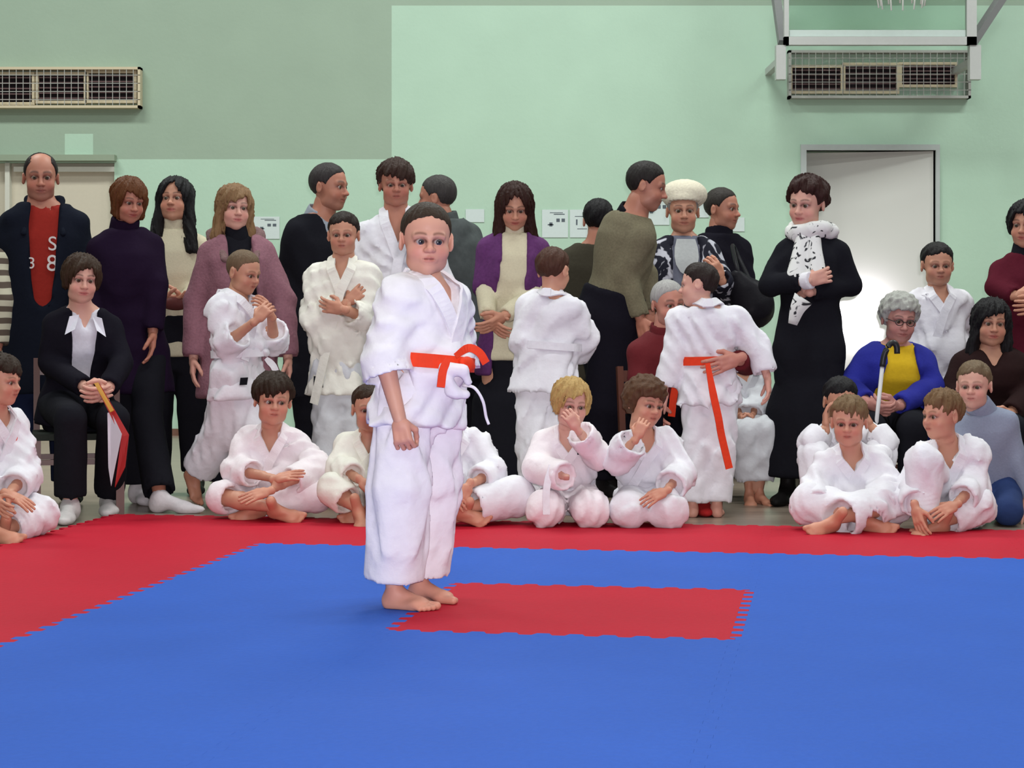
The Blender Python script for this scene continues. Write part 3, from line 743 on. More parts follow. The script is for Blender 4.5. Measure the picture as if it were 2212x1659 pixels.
# ------------------------------------------------------------------ the hall
WY = 15.1
def WX(px, d=WY): return (px - 1106.0) * d / FPX
def WZ(py, d=WY): return CAMH - (py - YH) * d / FPX
def wall_paint(nt, b):
    tc = nd(nt, 'ShaderNodeTexCoord'); sp = nd(nt, 'ShaderNodeSeparateXYZ'); nt.links.new(tc.outputs['Object'], sp.inputs[0])
    def cmp(out, thr, op):
        m = nd(nt, 'ShaderNodeMath', operation=op); nt.links.new(out, m.inputs[0]); m.inputs[1].default_value = thr; return m.outputs[0]
    def mul(a, c, op='MULTIPLY'):
        m = nd(nt, 'ShaderNodeMath', operation=op); nt.links.new(a, m.inputs[0]); nt.links.new(c, m.inputs[1]); return m.outputs[0]
    X, Z = sp.outputs['X'], sp.outputs['Z']
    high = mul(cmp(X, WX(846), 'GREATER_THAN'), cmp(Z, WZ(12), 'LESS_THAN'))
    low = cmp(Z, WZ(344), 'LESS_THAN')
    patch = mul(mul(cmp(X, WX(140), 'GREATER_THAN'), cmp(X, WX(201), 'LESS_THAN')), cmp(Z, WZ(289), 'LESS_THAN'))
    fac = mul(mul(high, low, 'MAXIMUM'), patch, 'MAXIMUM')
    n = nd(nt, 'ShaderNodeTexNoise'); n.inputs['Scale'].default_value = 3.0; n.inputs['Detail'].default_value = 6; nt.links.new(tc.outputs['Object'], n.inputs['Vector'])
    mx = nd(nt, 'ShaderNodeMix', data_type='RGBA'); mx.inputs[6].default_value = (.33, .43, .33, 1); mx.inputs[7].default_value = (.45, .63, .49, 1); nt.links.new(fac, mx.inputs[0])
    m2 = nd(nt, 'ShaderNodeMix', data_type='RGBA', blend_type='MULTIPLY'); m2.inputs[0].default_value = .12
    nt.links.new(mx.outputs[2], m2.inputs[6]); nt.links.new(n.outputs[0], m2.inputs[7]); nt.links.new(m2.outputs[2], b.inputs['Base Color'])
    b.inputs['Roughness'].default_value = .55; b.inputs['Specular IOR Level'].default_value = .25
    n3 = nd(nt, 'ShaderNodeTexNoise'); n3.inputs['Scale'].default_value = 30; nt.links.new(tc.outputs['Object'], n3.inputs['Vector'])
    bp = nd(nt, 'ShaderNodeBump'); bp.inputs['Strength'].default_value = .12; bp.inputs['Distance'].default_value = .01
    nt.links.new(n3.outputs[0], bp.inputs['Height']); nt.links.new(bp.outputs[0], b.inputs['Normal'])
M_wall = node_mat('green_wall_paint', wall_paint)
def floor_build(nt, b):
    tc = nd(nt, 'ShaderNodeTexCoord'); mp = nd(nt, 'ShaderNodeMapping'); mp.inputs['Scale'].default_value = (1.2, 14, 1); nt.links.new(tc.outputs['Object'], mp.inputs[0])
    n = nd(nt, 'ShaderNodeTexNoise'); n.inputs['Scale'].default_value = 2.5; n.inputs['Detail'].default_value = 5; nt.links.new(mp.outputs[0], n.inputs['Vector'])
    r = nd(nt, 'ShaderNodeValToRGB'); r.color_ramp.elements[0].color = (.19, .145, .115, 1); r.color_ramp.elements[1].color = (.33, .26, .20, 1)
    r.color_ramp.elements[0].position = .3; r.color_ramp.elements[1].position = .7
    nt.links.new(n.outputs[0], r.inputs[0]); nt.links.new(r.outputs[0], b.inputs['Base Color'])
    b.inputs['Roughness'].default_value = .28; b.inputs['Specular IOR Level'].default_value = .6
M_floor = node_mat('varnished_floor', floor_build)
fl = MB().box((-10, -5, -.22), (10, WY + .4, FLOOR_Z)).build('floor', M_floor); tag(fl, 'dull brown varnished gym floor', kind='structure')

DL, DR, DT = WX(1741), WX(2020), WZ(325)          # right door opening
LL, LR, LT = WX(-20), WX(247), WZ(352)            # left door opening
TOP = 6.6
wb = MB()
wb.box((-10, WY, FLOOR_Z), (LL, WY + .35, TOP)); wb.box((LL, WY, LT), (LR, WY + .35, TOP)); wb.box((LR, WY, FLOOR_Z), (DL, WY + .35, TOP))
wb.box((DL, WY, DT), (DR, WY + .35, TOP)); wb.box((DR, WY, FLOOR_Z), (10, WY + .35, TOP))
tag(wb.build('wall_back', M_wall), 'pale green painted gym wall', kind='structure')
bbm = paint((.16, .075, .05), .5, .4, 'brown_skirting')
for i, (a, c) in enumerate(((-10, LL), (LR, DL), (DR, 10))):
    tag(MB().box((a, WY - .02, FLOOR_Z), (c, WY - .001, WZ(926))).build('baseboard_back', bbm), 'brown skirting along the green wall', kind='structure')
white_enamel = paint((.62, .64, .60), .35, .5, 'white_enamel')
def door_gloss(nt, b):
    b.inputs['Base Color'].default_value = (.60, .60, .56, 1); b.inputs['Roughness'].default_value = .11; b.inputs['Specular IOR Level'].default_value = .6
M_door = node_mat('glossy_door_enamel', door_gloss)
# right door: white leaf standing slightly ajar in a steel frame
d1 = empty('door_1', (DR, WY, FLOOR_Z)); tag(d1, 'glossy white door standing slightly ajar', kind='structure')
DOOR_ANG = math.radians(10.3)
lw, lh = (DR - DL - .02) / math.cos(DOOR_ANG), DT - FLOOR_Z - .004
leaf = MB().box((-lw, -.02, .01), (0, .02, lh)).build('door_leaf', M_door, d1); leaf.location = (-.008, .03, 0); leaf.rotation_euler = (0, 0, -DOOR_ANG)
hn = MB().tube([(-lw + .07, -.02, 1.0), (-lw + .07, -.07, 1.0), (-lw + .19, -.07, 1.0)], .011).build('door_handle', paint((.5, .5, .5), .3, .5, 'steel', 1.0), leaf, smooth=True)
fr = MB(); fw = .045
fr.box((DL - fw, WY - .03, FLOOR_Z), (DL, WY + .10, DT + fw)); fr.box((DR, WY - .03, FLOOR_Z), (DR + fw * .7, WY + .10, DT + fw)); fr.box((DL, WY - .03, DT), (DR, WY + .10, DT + fw))
fr.build('door_frame', paint((.42, .46, .44), .4, .5, 'grey_frame'), d1, (DR, WY, FLOOR_Z))
MB().box((DL, WY + .30, FLOOR_Z), (DR, WY + .34, DT)).build('door_reveal', paint((.30, .32, .30), .8, .2, 'dark_reveal'), d1, (DR, WY, FLOOR_Z))
# left door
d2 = empty('door_2', (LR, WY, FLOOR_Z)); tag(d2, 'cream door at the left behind the crowd', kind='structure')
MB().box((LL, WY + .05, FLOOR_Z), (LR, WY + .09, LT)).build('door_leaf', paint((.58, .53, .42), .5, .4, 'cream_enamel'), d2, (LR, WY, FLOOR_Z))
fr = MB(); fr.box((WX(12), WY - .02, FLOOR_Z), (WX(22), WY + .06, LT)); fr.box((WX(30), WY - .01, LT - .07), (LR, WY + .06, LT - .03))
fr.build('door_frame', paint((.60, .60, .52), .5, .4, 'pale_frame'), d2, (LR, WY, FLOOR_Z))
MB().box((WX(-10), WY - .09, WZ(349)), (WX(252), WY, WZ(336))).build('lintel_shelf', paint((.27, .33, .24), .6, .3, 'green_ledge'), d2, (LR, WY, FLOOR_Z))

# ------------------------------------------------------------------ ventilation grilles
M_cream = paint((.56, .48, .33), .55, .4, 'cream_metal'); M_dark = paint((.022, .016, .018), .8, .2, 'duct_dark'); M_wire = paint((.36, .36, .33), .5, .5, 'wire'); M_slat = paint((.12, .07, .07), .6, .3, 'duct_slat')
def grille(label, panels, outer, cage_only):
    x0, y0, x1, y1 = outer; org = (WX((x0 + x1) / 2), WY, WZ(y1)); g = empty('vent_grille', org); tag(g, label, 'vent')
    dep = .10
    fm = M_wire if cage_only else M_cream; t = .02
    def bar(name, a, c, mat, dd=dep):
        MB().box((min(a[0], c[0]), WY - dd, min(a[1], c[1])), (max(a[0], c[0]), WY - .002, max(a[1], c[1]))).build(name, mat, g, org)
    X0, X1, Z0, Z1 = WX(x0), WX(x1), WZ(y1), WZ(y0)
    bar('frame_bar', (X0, Z1 - t), (X1, Z1), fm); bar('frame_bar', (X0, Z0), (X1, Z0 + t), fm); bar('frame_bar', (X0, Z0), (X0 + t, Z1), fm); bar('frame_bar', (X1 - t, Z0), (X1, Z1), fm)
    for (a, b_, c, e, rim) in panels:
        A, B, C_, D = WX(a), WX(c), WZ(e), WZ(b_)
        MB().box((A, WY - .012, C_), (B, WY - .003, D)).build('duct_opening', M_dark, g, org)
        r = MB(); q = .022
        r.box((A - q, WY - .05, D), (B + q, WY - .002, D + q)); r.box((A - q, WY - .05, C_ - q), (B + q, WY - .002, C_)); r.box((A - q, WY - .05, C_), (A, WY - .002, D)); r.box((B, WY - .05, C_), (B + q, WY - .002, D))
        r.build('panel_rim', M_cream, g, org)
        n = 5
        for i in range(n):
            z = C_ + (D - C_) * (i + .5) / n
            s = MB(); s.beam((A, WY - .03, z), (B, WY - .03, z), .022, .010); s.build('slat', M_slat, g, org)
    w = MB(); nx = max(8, int((X1 - X0) / .052)); nz = max(4, int((Z1 - Z0) / .055)); yy = WY - dep + .004
    for i in range(1, nx): x = X0 + (X1 - X0) * i / nx; w.box((x - .0025, yy - .002, Z0), (x + .0025, yy + .002, Z1))
    for i in range(1, nz): z = Z0 + (Z1 - Z0) * i / nz; w.box((X0, yy - .004, z - .0025), (X1, yy, z + .0025))
    tag(w.build('wire_mesh', M_wire, g, org), kind='stuff')
grille('cream framed vent grille high on the wall above the left door', [(-24, 163, 72, 222, 1), (86, 163, 184, 219, 1), (194, 160, 292, 218, 1)], (-32, 148, 308, 236), False)
grille('wire caged vent grille below the basketball backboard', [(1710, 148, 1814, 198, 1), (1824, 143, 1934, 198, 1), (1946, 142, 2060, 184, 1)], (1700, 112, 2091, 215), True)

# ------------------------------------------------------------------ basketball backboard
bd = 14.4; org = (WX(1895, bd), bd, WZ(98, bd)); bb = empty('basketball_backboard', org); tag(bb, 'clear basketball backboard with white frame at the top right', 'backboard')
BX0, BX1, BZ0 = WX(1693, bd), WX(2108, bd), WZ(98, bd); BZ1 = BZ0 + 1.05
M_wf = paint((.44, .45, .43), .4, .5, 'white_steel'); M_gs = paint((.20, .20, .20), .5, .5, 'grey_steel')
def glass(nt, b):
    b.inputs['Base Color'].default_value = (.86, .95, .90, 1); b.inputs['Roughness'].default_value = .04; b.inputs['Transmission Weight'].default_value = 1.0; b.inputs['IOR'].default_value = 1.03
M_glass = node_mat('board_glass', glass)
MB().box((BX0 + .04, bd - .006, BZ0 + .06), (BX1 - .04, bd + .006, BZ1)).build('glass_pane', M_glass, bb, org)
MB().box((BX0, bd - .03, BZ0), (BX1, bd + .03, BZ0 + .062)).build('frame_rail', M_wf, bb, org)
MB().box((BX0, bd - .03, BZ1), (BX1, bd + .03, BZ1 + .062)).build('frame_rail', M_wf, bb, org)
MB().box((BX0, bd - .03, BZ0), (BX0 + .035, bd + .03, BZ1)).build('frame_post', M_wf, bb, org)
MB().box((BX1 - .075, bd - .03, BZ0), (BX1, bd + .03, BZ1)).build('frame_post', M_wf, bb, org)
MB().box((BX0 + .04, bd - .012, BZ0 + .066), (BX1 - .08, bd - .008, BZ0 + .115)).build('border_line', paint((.48, .56, .52), .5, .4, 'board_line'), bb, org)
for a, c in (((1669, -60), (1690, 92)), ((2200, -60), (2100, 92))):
    MB().beam(W(a[0], a[1], bd + .35), W(c[0], c[1], bd + .05), .06, .06).build('brace_arm', M_gs, bb, org)
for a, c, mm in ((1676, 1697, M_wf), (2094, 2118, M_wf)):
    MB().box((WX(a, bd), bd - .02, WZ(172, bd)), (WX(c, bd), bd + .06, WZ(98, bd))).build('support_tube', mm, bb, org)
    x = (WX(a, bd) + WX(c, bd)) / 2
    MB().beam((x, bd + .05, WZ(130, bd)), (x, WY, WZ(130, bd)), .05, .05).build('wall_bracket', M_wf, bb, org)
hoop = empty('basketball_hoop', (WX(1925, bd), bd - .38, 3.62)); tag(hoop, 'orange hoop with white net hanging at the top right edge', 'hoop')
hc = Vector((0, 0, 0)); ring = [Vector((.225 * math.cos(a), .225 * math.sin(a), 0)) for a in [2 * math.pi * k / 24 for k in range(25)]]
MB().tube(ring, .009, 6).build('hoop_ring', paint((.7, .16, .03), .4, .5, 'orange_steel'), hoop, smooth=True)
MB().beam((0, .22, -.01), (0, .37, -.01), .10, .02).build('hoop_bracket', paint((.7, .16, .03), .4, .5, 'orange_steel'), hoop)
nt_ = MB(); rnd = random.Random(4)
for k in range(12):
    a = 2 * math.pi * k / 12
    for s in (-1, 1):
        p = [Vector(((.225 - .015 * i) * math.cos(a + s * .26 * (i % 2 if i < 4 else 1)), (.225 - .015 * i) * math.sin(a + s * .26 * (i % 2 if i < 4 else 1)), -.105 * i)) for i in range(5)]
        nt_.tube(p, .006, 5)
tag(nt_.build('net', fabric((.75, .75, .72), name='cord'), hoop, smooth=True), kind='stuff')

# ------------------------------------------------------------------ notices on the wall
M_paper = paint((.58, .66, .64), .7, .3, 'paper'); M_ink = paint((.10, .12, .14), .7, .2, 'ink')
for lab, (a, b_, c, e), ink in (('white notice sheet on wall beside the man in the black coat', (546, 468, 604, 516), 1), ('white notice sheet with dark symbols beside the woman in the purple cardigan', (1171, 453, 1227, 513), 1),
        ('plain white notice sheet left of the man in the olive sweater', (1231, 453, 1284, 513), 2), ('white notice sheet between the olive sweater and the cream beret', (1387, 423, 1446, 486), 1),
        ('small white notice sheet right of the cream beret', (1498, 440, 1531, 470), 0), ('white notice sheet partly behind the man with dark receding hair', (1566, 470, 1608, 500), 0), ('white notice sheet above the grey jacket shoulder', (1006, 452, 1046, 480), 0)):
    X0, X1, Z0, Z1 = WX(a), WX(c), WZ(e), WZ(b_); org = ((X0 + X1) / 2, WY - .004, Z0); p = empty('notice_sheet', org); tag(p, lab, 'notice', 'notices on the green wall')
    MB().box((X0, WY - .006, Z0), (X1, WY - .002, Z1)).build('paper', M_paper, p, org)
    if ink:
        m = MB(); w, h_ = X1 - X0, Z1 - Z0
        def q(x, y, ww, hh): m.box((X0 + x * w, WY - .0075, Z0 + y * h_), (X0 + (x + ww) * w, WY - .0062, Z0 + (y + hh) * h_))
        if ink == 1: q(.45, .82, .42, .03); q(.30, .88, .5, .02); q(.55, .56, .13, .12); q(.75, .56, .13, .12); q(.28, .40, .12, .14); q(.22, .44, .22, .04)
        else: q(.2, .75, .5, .02); q(.25, .45, .06, .2); q(.3, .3, .4, .02)
        m.build('print', M_ink, p, org)

# ------------------------------------------------------------------ competition mat of interlocking tiles
MA = np.array((-.1937, 6.511)); MTH = .166
E1 = np.array((math.cos(MTH), -math.sin(MTH))); E2 = np.array((math.sin(MTH), math.cos(MTH)))
def mat_mat(col, key):
    def f(nt, b):
        tc = nd(nt, 'ShaderNodeTexCoord'); n = nd(nt, 'ShaderNodeTexNoise'); n.inputs['Scale'].default_value = 55; n.inputs['Detail'].default_value = 2; nt.links.new(tc.outputs['Object'], n.inputs['Vector'])
        n2 = nd(nt, 'ShaderNodeTexNoise'); n2.inputs['Scale'].default_value = 2.5; nt.links.new(tc.outputs['Object'], n2.inputs['Vector'])
        ad = nd(nt, 'ShaderNodeMath', operation='ADD'); nt.links.new(n.outputs[0], ad.inputs[0]); nt.links.new(n2.outputs[0], ad.inputs[1])
        hf = nd(nt, 'ShaderNodeMath', operation='MULTIPLY'); nt.links.new(ad.outputs[0], hf.inputs[0]); hf.inputs[1].default_value = .5
        vary(nt, b, col, hf.outputs[0], .16)
        bp = nd(nt, 'ShaderNodeBump'); bp.inputs['Strength'].default_value = .3; bp.inputs['Distance'].default_value = .004; nt.links.new(n.outputs[0], bp.inputs['Height']); nt.links.new(bp.outputs[0], b.inputs['Normal'])
        b.inputs['Roughness'].default_value = .65; b.inputs['Specular IOR Level'].default_value = .12
    return node_mat(key, f)
M_blue = mat_mat((.024, .098, .46), 'blue_foam'); M_red = mat_mat((.44, .006, .024), 'red_foam')
def tile_mesh(mat, name):
    N = 21; amp = .016; gap = .0002; path = [(0, 0)]
    for i in range(N):
        s0, s1 = (i + .12) / N, (i + .88) / N; o = amp if i % 2 else -amp
        if i == 0: path.append((.02, 0))
        path += [(s0 if i else .03, o), (s1 if i < N - 1 else .97, o)]
        if i == N - 1: path.append((.98, 0))
    bot = [(s, o) for s, o in path]; right = [(1 + o, s) for s, o in path]; topp = [(s, 1 + o) for s, o in reversed(path + [(1, 0)])][:-1]; left = [(o, s) for s, o in reversed(path + [(1, 0)])][:-1]
    out = bot + right + topp + left; P2 = []
    c = np.array((.5, .5))
    for q in out:
        if not P2 or abs(q[0] - P2[-1][0]) + abs(q[1] - P2[-1][1]) > 1e-6: P2.append(q)
    P2 = [tuple(c + (np.array(q) - c) * (1 - 2 * gap)) for q in P2]; n = len(P2)
    V = [(*q, 0) for q in P2] + [(*q, -.0195) for q in P2]
    F = [tuple(range(n)), tuple(range(2 * n - 1, n - 1, -1))] + [(i, i + n, (i + 1) % n + n, (i + 1) % n) for i in range(n)]
    return mesh_np(name, V, F, mat, smooth=False)
mroot = empty('competition_mat', (MA[0], MA[1], FLOOR_Z)); mroot.rotation_euler = (0, 0, -MTH); tag(mroot, 'blue foam competition mat with red border and red centre tile', 'mat')
TM = {'b': tile_mesh(M_blue, 'mat_tile'), 'r': tile_mesh(M_red, 'mat_tile')}
for i in range(-2, 8):
    for j in range(-8, 2):
        red = i in (-2, 7) or j in (-8, 1) or (i, j) in ((0, -1),) or (i, j) == (0, -4)
        if (i, j) == (0, -4): red = False
        o = obj('mat_tile', TM['r' if red else 'b'], mroot); o.location = (i, j, -FLOOR_Z)

# ------------------------------------------------------------------ chairs
M_wood = paint((.10, .028, .015), .4, .5, 'dark_red_wood'); M_seat = fabric((.03, .035, .03), name='seat_cloth')
def chair(label, x, y, yaw, pz):
    c = empty('wooden_chair', (x, y, FLOOR_Z)); c.rotation_euler = (0, 0, math.radians(yaw)); c.scale = (1, 1, (pz - .13 - FLOOR_Z) / .455); tag(c, label, 'chair', 'wooden chairs among the crowd')
    MB().box((-.21, -.21, .42), (.21, .21, .455)).build('seat', M_seat, c)
    for sx in (-.19, .19):
        MB().beam((sx, -.19, 0), (sx, -.19, .42), .038, .038).build('leg', M_wood, c)
        MB().beam((sx, .20, 0), (sx, .20, .43), .038, .038).add(*MB().beam((sx, .20, .43), (sx, .26, .86), .038, .03).__dict__.values()).build('leg', M_wood, c)
        MB().beam((sx, -.19, .22), (sx, .20, .22), .022, .03).build('rung', M_wood, c)
    for yy in (-.19, .2): MB().beam((-.19, yy, .30), (.19, yy, .30), .022, .03).build('rung', M_wood, c)
    for z in (.60, .80): MB().beam((-.19, .2 + (z - .43) * .14, z), (.19, .2 + (z - .43) * .14, z), .02, .07).build('backrest', M_wood, c)
    return c
# ------------------------------------------------------------------ everybody in the hall
GI = fabric((.75, .735, .78), name='gi_cotton', scale=45, strength=.35, amount=.05, wr=.16); GI2 = fabric((.76, .74, .66), name='gi_cotton_cream', scale=45, strength=.35, amount=.05, wr=.16)
GIP = fabric((.82, .75, .78), name='gi_cotton_rosy', scale=45, strength=.35, amount=.05, wr=.16); GIG = fabric((.60, .61, .64), name='gi_cotton_grey', scale=45, strength=.35, amount=.05, wr=.16)
BLK = fabric((.010, .010, .014), name='black_cloth'); BLK2 = fabric((.008, .007, .012), name='ink_cloth'); NAVY = fabric((.008, .010, .018), name='navy_cloth')
CREAMK = fabric((.58, .53, .38), name='cream_knit', scale=110); REDB = fabric((.72, .045, .012), name='red_belt', rough=.7)
BSH = ('shoe', fabric((.012, .011, .011), .5, name='black_leather'))
SK1 = (.56, .285, .19); SK2 = (.43, .19, .125); SK3 = (.50, .255, .165); SKP = (.62, .35, .27)
BR = (.035, .018, .010); DK = (.008, .007, .008); AUB = (.10, .035, .012); BLOND = (.42, .27, .10); LBR = (.13, .075, .035); GREY = (.33, .32, .31)
Z1 = (0, 0, 1)
def logo(P, u, t, off, w, h, mat, name='badge', back=False):
    T = P.T; q = [T.surf(u + a * w, t + b * h, off, getattr(P, 'ext', None), back) for a, b in ((-.5, -.5), (.5, -.5), (.5, .5), (-.5, .5))]
    n = T.fwd * (-1 if back else 1); V = [x + n * .004 for x in q] + [x + n * .008 for x in q]
    part(name, V, [(0, 1, 2, 3), (4, 5, 6, 7), (0, 1, 5, 4), (1, 2, 6, 5), (2, 3, 7, 6), (3, 0, 4, 7)], mat, P.root, P.org, smooth=False)

# --- the boy alone on the mat
P = person('boy in white gi with red belt standing alone barefoot on the blue mat', 5.98, 1.27, 48, (924, 607, .02), (905, 850, 0), (921, 517, -.01, 152, 10, 4, 1),
    armL=((985, 770, .22), (985, 850, .20), (985, 900, .2)), armR=((832, 785, -.14), (864, 908, -.175), (872, 960, -.19), (.25, 1, 0)),
    legL=((930, 1050, .08), (905, 1272, .12), (.80, -.42, 0)), legR=((862, 1055, -.08), (850, 1282, -.04), (.90, -.38, 0)),
    kind='star', hair='crew', haircol=(.035, .022, .014), skin=(.59, .315, .225), iris=(.05, .045, .05), fat=1.10, belly=.012, gaze=(12, 0), hres=.011, res=.008, floor=0.0, hands=(.5, 1.15))
STAR = P
trousers(P, GI, (.074, .074, .075), (.90, .90), .014, .06, .024, 21, .008, foldsc=(30, 30, 4))
top(P, 'gi_jacket', GI, .024, .10, 1.06, (.050, .056, .064), (.30, .25), None, (.52, .060, .012), .012, None, .020, 5, .008, bulge=.012, foldsc=(24, 24, 16), pinch=(.10, .016))
lapel(P, .52, GI, .028, .024, .012, .062, P.ext, long_end=.3)
b = belt(P, .10, REDB, .046, .0215, .12, (((985, 768, -.20), (1012, 752, -.22), (1035, 762, -.22), (1049, 784, -.21)), ((968, 775, -.22), (957, 800, -.225), (952, 836, -.22))), ext=P.ext, tw=.68)
c = spline([P.J(q) for q in ((1000, 832, -.1), (1025, 838, -.12), (1043, 866, -.12), (1050, 900, -.1), (1056, 917, -.1))], 20)
cm = MB(); cm.tube(c, .005, 6); cm.build('tie_cord', GI, P.root, P.org, smooth=True)
fsk = Field(P.J((1000, 820, -.1)) - .09, P.J((1000, 820, -.1)) + .09, .007)
for a_, b_, r_ in (((962, 796, -.15), (1000, 800, -.15), .022), ((1000, 800, -.15), (1012, 826, -.14), .014), ((972, 846, -.14), (1006, 852, -.13), .017), ((965, 820, -.15), (985, 850, -.14), .02)): fsk.add(cone(P.J(a_), P.J(b_), r_, r_ * .85), .012)
V, Q = fsk.mesh(); part('jacket_fold', V, Q, GI, P.root, P.org)

# --- standing row, from the left edge
P = person('bald man in black jacket over a red printed shirt at the left edge', 9.6, 1.76, 12, (96, 442, 0), (92, 765, 0), (88, 383, -.03, 103, 14, 6, 0),
    armL=((192, 620, .02), (186, 745, -.05)), armR=((5, 630, .02), (20, 755, -.05)), kind='man', hair='recede', haircol=(.02, .015, .014), skin=SK2, shoes=BSH, fat=1.08, sw=.150)
trousers(P, fabric((.012, .017, .045), name='dark_jeans'), (.060, .046, .044), (.97, .97))
RS = fabric((.27, .018, .012), name='red_shirt'); top(P, 'shirt', RS, .006, .08, sleeves=False, fold=.003, neck=.0)
top(P, 'jacket', NAVY, .035, .20, 1.05, (0.040, 0.037, 0.032), (.97, .97), [(-.2, -.01), (.30, -.01), (.36, .04), (.6, .062), (.85, .072), (1.05, .075)], None, .02, None, .016, 3)
fld = Field(P.neck - .2, P.neck + .2, .011)
for s in (-1, 1): fld.add(cone(P.T.at(s * .075, -.02, P.T.L * 1.03), P.T.at(s * .095, P.T.df[6] + .02, P.T.L * .80), .024, .016), .01)
fld.add(cone(P.T.at(-.075, -.03, P.T.L * 1.03), P.T.at(.075, -.03, P.T.L * 1.03), .024, .024), .02); V, Q = fld.mesh(); part('jacket_collar', V, Q, NAVY, P.root, P.org)
def text_on(P, s, u, t, size, mat, off):
    cu = bpy.data.curves.new('print', 'FONT'); cu.body = s; cu.size = size; cu.extrude = .002; cu.align_x = 'CENTER'; cu.align_y = 'CENTER'
    o = bpy.data.objects.new('tmp', cu); COL.objects.link(o); dg = bpy.context.evaluated_depsgraph_get(); me = bpy.data.meshes.new_from_object(o.evaluated_get(dg)); bpy.data.objects.remove(o)
    me.materials.clear(); me.materials.append(mat); q = obj('shirt_print', me, P.root)
    M = Matrix((P.T.lat, P.T.A, P.T.fwd)).transposed().to_4x4(); M.translation = Vector(P.T.surf(u, t, off) + P.T.fwd * .006 - P.org); q.matrix_basis = M
wp = paint((.62, .58, .56), .7, .2, 'white_print')
text_on(P, '8', .045, P.T.L * .60, .115, wp, .012); text_on(P, 'S', .045, P.T.L * .73, .10, wp, .012); text_on(P, '3', -.055, P.T.L * .60, .08, wp, .012)

P = person('person at the left frame edge with a striped beige sleeve', 9.1, 1.66, 20, (-75, 520, 0), (-70, 790, 0), (-75, 455, 0, 95, 20, 0, 0),
    armL=((2, 650, -.05), (-6, 750, -.10)), armR=((-150, 660, 0), (-140, 770, 0)), kind='woman', hair='bob', haircol=BR, skin=SK2, shoes=BSH)
trousers(P, BLK); top(P, 'sweater', print_mat('striped_knit', (.08, .06, .045), (.42, .40, .30), 5.5, .45, .55, 'stripes'), .02, .08, None, (0.038, 0.035, 0.032), (.97, .97))

P = person('woman with auburn bob in dark purple jacket, black trousers and white shoes', 9.48, 1.62, 22, (268, 496, .03), (284, 755, .03), (279, 434, -.02, 92, 33, 14, 2),
    armL=((336, 612, .0), (330, 720, -.05)), armR=((205, 620, .02), (215, 720, -.05)),
    legL=((318, 905, -.16), (345, 1070, -.40), (.97, -.25, 0)), legR=((285, 905, .04), (296, 1055, .05), (.5, -.85, 0)), kind='woman', hair='bob', haircol=AUB, skin=SK2, shoes=('pointed', fabric((.70, .66, .68), .5, name='white_leather')), hseed=2)
trousers(P, BLK, (0.053, 0.046, 0.048), (.98, .98)); top(P, 'jacket', fabric((.013, .006, .019), name='plum_cloth'), .032, .22, 1.08, (0.040, 0.038, 0.034), (.95, .95), None, None, .004, (.016, .06, fabric((.013, .006, .019), name='plum_cloth')), .009, 4)
for q in ((.05, -.10), (.045, -.22)): logo(P, q[0], q[1], .04, .016, .016, wp, 'button')

P = person('woman with long black hair in a cream turtleneck', 10.1, 1.66, -4, (378, 492, 0), (380, 730, 0), (378, 433, -.02, 94, -4, -6, 0),
    armL=((432, 612, 0), (398, 648, -.18), (372, 645, -.2), (0, .3, 1)), armR=((326, 612, 0), (362, 652, -.18), (385, 650, -.22), (0, .3, 1)), kind='woman', hair='long', haircol=DK, skin=SK3, shoes=BSH)
trousers(P, BLK); top(P, 'sweater', CREAMK, .012, .10, None, (0.032, 0.029, 0.024), (.95, .95), None, None, .0, (.010, .055, CREAMK), .005, 6)
hb_ = Field(P.J((380, 650, -.24)) - .12, P.J((380, 650, -.24)) + .12, .008); hb_.add(ell(P.J((380, 656, -.25)), (.075, .03, .035))); V, Q = hb_.mesh()
pu = part('purse', V, Q, fabric((.10, .03, .028), .5, name='maroon_leather'), None, (0, 0, 0)); tag(pu, 'small dark red purse held by the woman with long black hair', 'purse')

MAUVE = fabric((.25, .115, .145), name='mauve_wool', scale=80, strength=.5, amount=.25)
P = person('blonde woman in a long mauve coat over a black turtleneck', 9.65, 1.60, 14, (512, 508, 0), (516, 755, 0), (507, 450, -.02, 94, 22, 2, 3),
    armL=((612, 650, .0), (622, 775, -.05)), armR=((424, 650, -.02), (418, 775, -.06)), kind='woman', hair='shoulder', haircol=(.20, .115, .055), skin=SKP, shoes=BSH, hseed=3)
trousers(P, BLK, (0.046, 0.037, 0.034), (.97, .97)); top(P, 'sweater', BLK, .008, .05, None, None or (0.032, 0.029, 0.024), (.9, .9), None, None, 0, (.012, .06, BLK), .003, 7, sleeves=False)
top(P, 'coat', MAUVE, .045, .24, 1.12, (0.043, 0.040, 0.037), (.97, .97), [(-.4, .075, .03), (.3, .07, .03), (.7, .060, .01), (.95, .06), (1.05, .07)], None, .02, None, .010, 8)
g = Field(P.neck - .25, P.neck + .25, .011)
for s in (-1, 1): g.add(cone(P.T.at(s * .105, -.05, P.T.L * .99), P.T.at(s * .075, P.T.df[5] + .03, P.T.L * .78), .046, .018), .03)
g.add(cone(P.T.at(-.10, -.09, P.T.L * 1.0), P.T.at(.10, -.09, P.T.L * 1.0), .044, .044), .03); X, Y, Z = g.full(); g.F = g.F + .006 * np.sin(X * 90) * np.sin(Y * 80) * np.sin(Z * 85)
V, Q = g.mesh(); part('fur_collar', V, Q, fabric((.22, .13, .13), name='mauve_fur', scale=200, strength=1.0, amount=.4), P.root, P.org)

